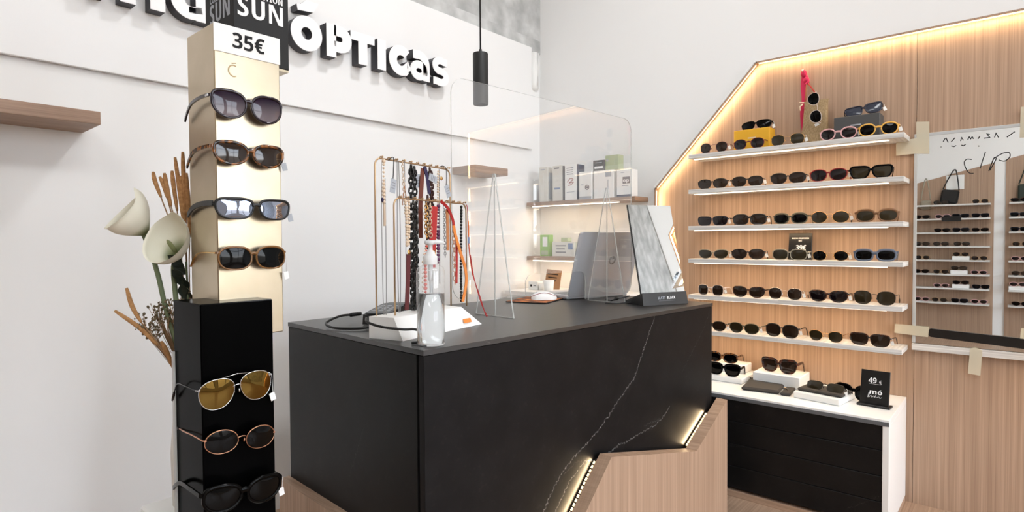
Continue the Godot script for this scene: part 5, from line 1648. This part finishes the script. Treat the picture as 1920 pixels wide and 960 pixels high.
# ---------------------------------------------------------------- sunglasses on the wall shelves
func build_shelf_glasses() -> void:
	var G := [   # row, z, label, glasses
		[0, 1.110, "round violet metal sunglasses at the left end of the top shelf", {w = 0.124, h = 0.047, shape = "panto", frame = "fr_violet_metal", lens = "lens_brown", metal = true, t = 0.0013, bridge = 0.024, tag = "white_paper"}, 0],
		[0, 1.267, "dark magenta sunglasses in front of the yellow box", {w = 0.130, h = 0.046, shape = "panto", frame = "fr_magenta", lens = "lens_plum", t = 0.0022, bridge = 0.018}, 0],
		[0, 1.427, "gold bridged sunglasses with dark olive lenses beside the burlap pouch", {w = 0.128, h = 0.046, shape = "soft", frame = "gold", lens = "lens_olive", metal = true, t = 0.0011, bridge = 0.022, tag = "white_paper"}, 4],
		[0, 1.617, "pale pink acetate sunglasses in front of the grey box", {w = 0.132, h = 0.047, shape = "panto", frame = "fr_pink", lens = "lens_plum", t = 0.0042, bridge = 0.018, tag = "white_paper"}, 0],
		[0, 1.755, "mustard yellow acetate sunglasses at the right end of the top shelf", {w = 0.130, h = 0.048, shape = "panto", frame = "fr_yellow", lens = "lens_dark", t = 0.0042, bridge = 0.016, tag = "white_paper"}, 6],
		[1, 1.105, "round dark brown sunglasses at the left end of the second shelf", {w = 0.138, h = 0.045, shape = "panto", frame = "fr_dark", lens = "lens_brown", t = 0.0022, tag = "white_paper"}, 0],
		[1, 1.262, "dark brown square sunglasses second from left on the second shelf", {w = 0.130, h = 0.045, shape = "soft", frame = "fr_dark", lens = "lens_brown", t = 0.0024, tag = "white_paper"}, 10],
		[1, 1.430, "matte black sunglasses in the middle of the second shelf", {w = 0.138, h = 0.047, shape = "panto", frame = "fr_matte", lens = "lens_brown", t = 0.0028, tag = "white_paper"}, 6],
		[1, 1.583, "round dark red sunglasses on the second shelf", {w = 0.136, h = 0.050, shape = "panto", frame = "fr_red", lens = "lens_plum", t = 0.0036, tag = "white_paper"}, 2],
		[1, 1.732, "thick black angular sunglasses at the right end of the second shelf", {w = 0.142, h = 0.050, shape = "way", frame = "fr_black", lens = "lens_olive", t = 0.0055}, 6],
		[2, 1.105, "navy flat-topped sunglasses at the left end of the third shelf", {w = 0.138, h = 0.043, shape = "flat", frame = "fr_navy", lens = "lens_plum", t = 0.0026, tag = "white_paper"}, 0],
		[2, 1.272, "thick dark rounded square sunglasses second from left on the third shelf", {w = 0.142, h = 0.047, shape = "square", frame = "fr_dark", lens = "lens_brown", t = 0.0046, tag = "white_paper"}, 4],
		[2, 1.440, "translucent olive sunglasses in the middle of the third shelf", {w = 0.134, h = 0.045, shape = "soft", frame = "fr_olive", lens = "lens_dark", t = 0.0045, brow = 0.6}, 0],
		[2, 1.590, "round black sunglasses with thin gold bridge on the third shelf", {w = 0.138, h = 0.048, shape = "round", frame = "gold", lens = "lens_olive", metal = true, t = 0.0014, bridge = 0.018, tag = "white_paper"}, 4],
		[2, 1.752, "translucent brown sunglasses at the right end of the third shelf", {w = 0.142, h = 0.049, shape = "soft", frame = "fr_brown", lens = "lens_olive", t = 0.0058, brow = 0.6}, 6],
		[3, 1.109, "thin grey cat-eye sunglasses at the left end of the fourth shelf", {w = 0.140, h = 0.043, shape = "cat", frame = "fr_clear", lens = "lens_olive", t = 0.0022, tag = "white_paper"}, -2],
		[3, 1.266, "round dark sunglasses second from left on the fourth shelf", {w = 0.138, h = 0.046, shape = "panto", frame = "fr_dark", lens = "lens_brown", t = 0.0026, tag = "white_paper"}, 8],
		[3, 1.437, "clear framed sunglasses in front of the small black sign", {w = 0.138, h = 0.046, shape = "square", frame = "fr_clear", lens = "lens_olive", t = 0.0032, tag = "white_paper"}, 0],
		[3, 1.592, "small thin oval gold sunglasses on the fourth shelf", {w = 0.128, h = 0.040, shape = "oval", frame = "gold", lens = "lens_dark", metal = true, t = 0.0011, bridge = 0.026, tag = "white_paper"}, 4],
		[3, 1.748, "thick grey blue oval sunglasses at the right end of the fourth shelf", {w = 0.142, h = 0.047, shape = "square", frame = "fr_blue", lens = "lens_dark", t = 0.0068}, 4],
		[4, 1.097, "thin pale square sunglasses at the left end of the fifth shelf", {w = 0.122, h = 0.049, shape = "square", frame = "fr_white", lens = "lens_brown", t = 0.0016, tag = "white_paper", bridge = 0.02}, -4],
		[4, 1.268, "dark tortoise cat-eye sunglasses second from left on the fifth shelf", {w = 0.142, h = 0.048, shape = "cat", frame = "fr_darktort", lens = "lens_brown", t = 0.0036}, -4],
		[4, 1.420, "thin silver rounded square sunglasses in the middle of the fifth shelf", {w = 0.134, h = 0.049, shape = "soft", frame = "silver", lens = "lens_brown", metal = true, t = 0.0012, bridge = 0.022, tag = "white_paper"}, -2],
		[4, 1.586, "dark red brown cat-eye sunglasses on the fifth shelf", {w = 0.142, h = 0.047, shape = "cat", frame = "fr_darktort", lens = "lens_plum", t = 0.0040, tag = "white_paper"}, -2],
		[4, 1.747, "large thin black rounded sunglasses at the right end of the fifth shelf", {w = 0.140, h = 0.053, shape = "soft", frame = "fr_dark", lens = "lens_olive", metal = true, t = 0.0016, bridge = 0.018}, -2],
		[5, 1.105, "brown sunglasses half hidden by the counter on the lowest shelf", {w = 0.130, h = 0.045, shape = "panto", frame = "fr_dark", lens = "lens_brown", t = 0.0022, tag = "white_paper"}, -6],
		[5, 1.249, "olive lensed round sunglasses second from left on the lowest shelf", {w = 0.134, h = 0.047, shape = "panto", frame = "fr_olive", lens = "lens_olive", t = 0.0022, tag = "white_paper"}, -6],
		[5, 1.408, "large black square sunglasses in the middle of the lowest shelf", {w = 0.138, h = 0.056, shape = "soft", frame = "fr_dark", lens = "lens_brown", t = 0.0030, tag = "white_paper"}, -8],
		[5, 1.577, "thin gold round sunglasses on the lowest shelf", {w = 0.128, h = 0.044, shape = "panto", frame = "gold", lens = "lens_olive", metal = true, t = 0.0011, bridge = 0.022}, -6],
		[5, 1.732, "brown browline sunglasses at the right end of the lowest shelf", {w = 0.138, h = 0.046, shape = "flat", frame = "fr_darktort", lens = "lens_brown", t = 0.0026, tag = "white_paper", brow = 1.2}, -8]]
	var rng := RandomNumberGenerator.new()
	rng.seed = 3
	for q in G:
		var g: Dictionary = q[3]
		g.temple_len = 0.112
		g.tip_y = 0.0025
		if g.has("tag"): g.drop = 0.016
		glasses(q[2], g, at(V(-0.128, ROWS[q[0]] + 0.0002, q[1]), -90 + q[4]), "sunglasses on the lit wall shelves")
	# top shelf props
	var y: float = ROWS[0] + 0.0003
	var yb := thing("gift_box", "bright yellow box with sunglasses lying on it on the top shelf", "box", at(V(-0.05, y, 1.265), -90))
	part("box", MB.new().box(V(0, 0.047, 0), V(0.155, 0.094, 0.075), Basis(), 0.002), M.yellow_card, yb)
	part("print", MB.new().box(V(0.002, 0.055, 0.0378), V(0.035, 0.005, 0.0006)), M.chain_cream, yb)
	glasses("black wraparound sunglasses lying on the yellow box", {w = 0.126, h = 0.038, t = 0.0042, shape = "sport", frame = "fr_black", lens = "lens_dark", wrap = 0.016, tip_y = 0.002, temple_len = 0.075, temple_h = 0.008, tag = "white_paper"}, at(V(-0.075, y + 0.0945, 1.280), -86, -8, 3))
	var gb := thing("gift_box", "dark grey box with navy sunglasses on it on the top shelf", "box", at(V(-0.055, y, 1.675), -90))
	part("box", MB.new().box(V(0, 0.047, 0), V(0.160, 0.094, 0.085), Basis(), 0.002), M.grey_card, gb)
	part("print", MB.new().box(V(-0.002, 0.056, 0.0428), V(0.036, 0.005, 0.0006)), M.tag_grey, gb)
	glasses("navy blue sunglasses tilted on the dark grey box", {w = 0.128, h = 0.043, t = 0.0044, shape = "way", frame = "fr_navy", lens = "lens_blue", tip_y = 0.004, temple_len = 0.085, tag = "white_paper"}, at(V(-0.075, y + 0.0945, 1.700), -80, -10, 9))
	var bg := thing("burlap_pouch", "tall burlap pouch with sunglasses clipped to it on the top shelf", "pouch", at(V(-0.062, y, 1.516), -90))
	var bm := MB.new().smooth(1)
	var prof := [[0.0, 0.050, 0.020], [0.05, 0.050, 0.021], [0.10, 0.047, 0.017], [0.15, 0.046, 0.012], [0.18, 0.046, 0.008], [0.188, 0.050, 0.007]]
	for i in prof.size() - 1:
		for k in 20:
			var P := func(ii: int, kk: int) -> Vector3:
				var a := TAU * kk / 20.0
				var c := cos(a)
				var s := sin(a)
				return V(signf(c) * pow(absf(c), 0.45) * prof[ii][1], prof[ii][0], signf(s) * pow(absf(s), 0.45) * prof[ii][2] + prof[ii][0] * -0.12)
			bm.quad(P.call(i, k + 1), P.call(i, k), P.call(i + 1, k), P.call(i + 1, k + 1))
	part("bag", bm, M.burlap, bg)
	var tie := MB.new().smooth(1)
	tie.tube([V(-0.050, 0.178, -0.012), V(-0.060, 0.168, -0.006), V(-0.058, 0.150, -0.004)], 0.003, 6)
	tie.tube([V(-0.046, 0.184, -0.014), V(-0.064, 0.186, -0.010)], 0.003, 6)
	part("tie_cord", tie, M.chain_cream, bg)
	var pk := thing("ribbon", "pink cloth ribbon knotted on a hook and hanging over the burlap pouch", "ribbon", Transform3D())
	var rb := MB.new()
	rb.bar(curve([V(-0.018, 1.760, 1.462), V(-0.022, 1.70, 1.460), V(-0.026, 1.64, 1.464), V(-0.03, 1.59, 1.458), V(-0.03, 1.53, 1.460), V(-0.03, 1.49, 1.466)], 5), [0.010, 0.014, 0.017, 0.019, 0.020, 0.020, 0.020, 0.020, 0.019, 0.018, 0.018, 0.016, 0.015, 0.014, 0.014, 0.014, 0.014, 0.014, 0.013, 0.012, 0.012, 0.011, 0.010, 0.009, 0.006, 0.004], 0.003, V(0, 0.02, 1))
	part("band", rb, M.pink_cloth, pk)
	var kn := MB.new().smooth(1)
	kn.ball(V(-0.020, 1.752, 1.461), V(0.012, 0.016, 0.012), 7)
	kn.ball(V(-0.022, 1.722, 1.472), V(0.011, 0.014, 0.012), 7)
	kn.tube(curve([V(-0.020, 1.742, 1.470), V(-0.026, 1.715, 1.480), V(-0.028, 1.70, 1.470)], 5), 0.006, 7)
	part("knot", kn, M.pink_cloth, pk)
	part("cord", MB.new().smooth(1).tube([V(-0.024, 1.715, 1.474), V(-0.05, 1.67, 1.505), V(-0.072, 1.632, 1.528)], 0.0025, 6), M.leather_red, pk)
	part("cord", MB.new().smooth(1).tube([V(-0.020, 1.735, 1.474), V(-0.034, 1.69, 1.475), V(-0.036, 1.63, 1.472)], 0.0022, 6), M.leather_tan, pk)
	part("hook", MB.new().smooth(1).tube([V(0.0, 1.755, 1.461), V(-0.034, 1.758, 1.461), V(-0.038, 1.766, 1.461)], 0.003, 8), M.silver, pk)
	var HB := Basis(V(0.06, -0.985, 0.1).normalized(), V(0, 0.1, 0.99).normalized(), V(-1, 0, 0))
	glasses("sunglasses with pale rims hanging sideways on the burlap pouch", {w = 0.124, h = 0.044, t = 0.0018, shape = "panto", frame = "fr_white", lens = "lens_dark", metal = true, temple_len = 0.045, tip_y = 0.02, bridge = 0.022, tag = "white_paper", drop = 0.012}, Transform3D(HB.orthonormalized(), V(-0.115, 1.578, 1.505)))
	# small black sign on the fourth shelf
	var ps := thing("price_sign", "small black sign with white lettering behind the clear glasses on the fourth shelf", "sign", at(V(-0.072, ROWS[3] + 0.0003, 1.463), -90, -8))
	part("board", MB.new().box(V(0, 0.058, 0), V(0.092, 0.112, 0.005), Basis(), 0.001), M.satin_black, ps)
	part("foot", MB.new().box(V(0, 0.003, -0.008), V(0.092, 0.005, 0.03), Basis(), 0.001), M.satin_black, ps)
	words(ps, "lettering", "NUEVA COLECCIÓN", 0.0058, Transform3D(Basis(), V(0, 0.092, 0.0027)), M.print_white, true, 0.92)
	words(ps, "lettering", "MÓ", 0.0058, Transform3D(Basis(), V(0, 0.081, 0.0027)), M.print_white, true, 1.0)
	words(ps, "lettering", "39€", 0.020, Transform3D(Basis(), V(0.004, 0.052, 0.0027)), M.print_white, true, 0.9)

# ---------------------------------------------------------------- what the mirrors show: the wall behind the viewer
func build_far_side() -> void:
	var X := -5.40
	var T := Transform3D(Basis(V(0, 0, -1), V(0, 1, 0), V(1, 0, 0)), V(X + 0.001, 0, 0))
	var wb := get_node("wall_back")
	for p in [[0.55, 1.955], [2.05, 3.4]]:
		var mb := MB.new()
		mb.prism(PackedVector2Array([Vector2(-p[0], 0), Vector2(-p[1], 0), Vector2(-p[1], 1.67 + (p[1] - 1.26) * 0.258), Vector2(-p[0], 1.67 + (p[0] - 1.26) * 0.258)]), T, 0.0, 0.016)
		part("wood_panel", mb, M.wood_v, wb)
	var YS := [1.415, 1.262, 1.110, 0.958, 0.806, 0.652, 0.498, 0.338]
	var protos := []
	var kinds := [{w = 0.136, h = 0.046, shape = "panto", frame = "fr_dark", lens = "lens_brown", t = 0.003}, {w = 0.140, h = 0.042, shape = "cat", frame = "fr_darktort", lens = "lens_dark", t = 0.004}, {w = 0.134, h = 0.044, shape = "soft", frame = "gold", lens = "lens_plum", t = 0.0014, metal = true}, {w = 0.142, h = 0.044, shape = "way", frame = "fr_navy", lens = "lens_dark", t = 0.005}, {w = 0.138, h = 0.045, shape = "panto", frame = "fr_pink", lens = "lens_plum", t = 0.004}]
	var lab := "dark sunglasses on the far wall shelves, seen small in the wall mirror"
	var rng := RandomNumberGenerator.new()
	rng.seed = 12
	var ORD := ["first", "second", "third", "fourth", "fifth", "sixth", "seventh", "eighth"]
	for r in YS.size():
		for p in [[1.08, 1.93], [2.08, 2.95]]:
			var mid: float = (p[0] + p[1]) / 2
			var o := thing("wall_shelf", "white far-wall shelf %s from the top, %s of the pale upright in the mirror" % [ORD[r], "left" if p[0] < 2 else "right"], "shelf", Transform3D(Basis(Vector3.UP, PI), V(X + 0.017, YS[r], mid)), "white shelves on the far wall")
			part("board", MB.new().box(V(-0.07, -0.009, 0), V(0.14, 0.018, p[1] - p[0]), Basis(), 0.001), M.white_wood, o)
			var n := 5
			for k in n:
				if rng.randf() < 0.12: continue
				var z: float = lerpf(p[0] + 0.09, p[1] - 0.08, k / (n - 1.0)) + rng.randf_range(-0.012, 0.012)
				var yy: float = YS[r] + 0.0002
				if rng.randf() < 0.16 and r > 2:
					solid("display_riser", MB.new().box(V(0, 0.02, 0), V(0.10, 0.04, 0.15), Basis(), 0.002), M.white_gloss, "white block %s from left on %s far shelf %s of upright in mirror" % [ORD[k], ORD[r], "left" if p[0] < 2 else "right"], "display block", Transform3D(Basis(), V(X + 0.085, YS[r], z)), "display blocks on the far wall")
					yy += 0.0402
				var kd := rng.randi() % kinds.size()
				while protos.size() < kinds.size(): protos.append(null)
				var gl: Node3D
				if protos[kd] == null:
					var d: Dictionary = kinds[kd]
					d.temple_len = 0.1
					d.tip_y = 0.0025
					gl = glasses(lab, d, Transform3D(), "sunglasses on the far wall")
					protos[kd] = gl
				else:
					gl = protos[kd].duplicate()
					gl.name = numbered("sunglasses")
					add_child(gl)
				gl.transform = at(V(X + 0.125, yy, z), 90)
				tag(gl, "dark sunglasses %s from left on %s shelf %s of the pale upright in the mirror" % [ORD[k], ORD[r], "left" if p[0] < 2 else "right"], "sunglasses", "sunglasses on the far wall")
	# some on the shelves right of the mirror, seen in the table mirror and the acrylic
	for r in 6:
		for k in 4:
			var gl: Node3D = protos[(r + k) % 4].duplicate()
			gl.name = numbered("sunglasses")
			add_child(gl)
			gl.transform = at(V(-0.128, ROWS[r] + 0.0002, 2.37 + k * 0.154), -90)
			tag(gl, "dark sunglasses %s from left on %s lit shelf right of the wall mirror" % [ORD[k], ORD[r]], "sunglasses", "sunglasses right of the mirror")
	# bags hung high on the far wall, a white plate and a black sign
	var plate := MB.new().box(V(X + 0.021, 1.66, 1.62), V(0.006, 0.16, 0.16), Basis(), 0.002)
	solid("wall_plate", plate, M.white_gloss, "white square plate behind the black bag, seen in the wall mirror", "plate")
	var bag := func(label: String, z: float, y: float, h: float, w: float, a: float, m: Material) -> void:
		var o := thing("hanging_bag", label, "bag", Transform3D(Basis(Vector3.RIGHT, a), V(X + 0.06, y, z)))
		part("body", MB.new().box(V(0, -0.30, 0), V(0.05, h, w), Basis(), 0.015), m, o)
		part("strap", MB.new().smooth(1).tube(curve([V(0, -0.30 + h / 2, w * 0.45), V(0.005, -0.10, w * 0.25), V(0, 0.0, 0), V(0.005, -0.10, -w * 0.25), V(0, -0.30 + h / 2, -w * 0.45)], 6), 0.006, 6), m, o)
		part("hook", MB.new().smooth(1).tube([V(-0.043, -0.012, 0), V(0, -0.012, 0), V(0.008, 0.0, 0)], 0.004, 6), M.silver, o)
	bag.call("black hanging bag on the far wall, seen in the wall mirror", 1.62, 1.80, 0.15, 0.16, 0.15, M.fr_matte)
	bag.call("dark green hanging pouch on the far wall, seen at the mirror's right edge", 2.22, 1.80, 0.20, 0.15, 0.0, M.leaf_dark)
	bag.call("small clear hanging bottle pouch on the far wall, seen at the mirror's left", 1.36, 1.72, 0.10, 0.10, 0.0, M.fr_clear)
	solid("shelf_sign", MB.new().box(V(X + 0.162, 1.255, 1.60), V(0.004, 0.055, 0.17), Basis(), 0.001), M.satin_black, "black label hung on the far shelf edge, seen in the wall mirror", "sign")
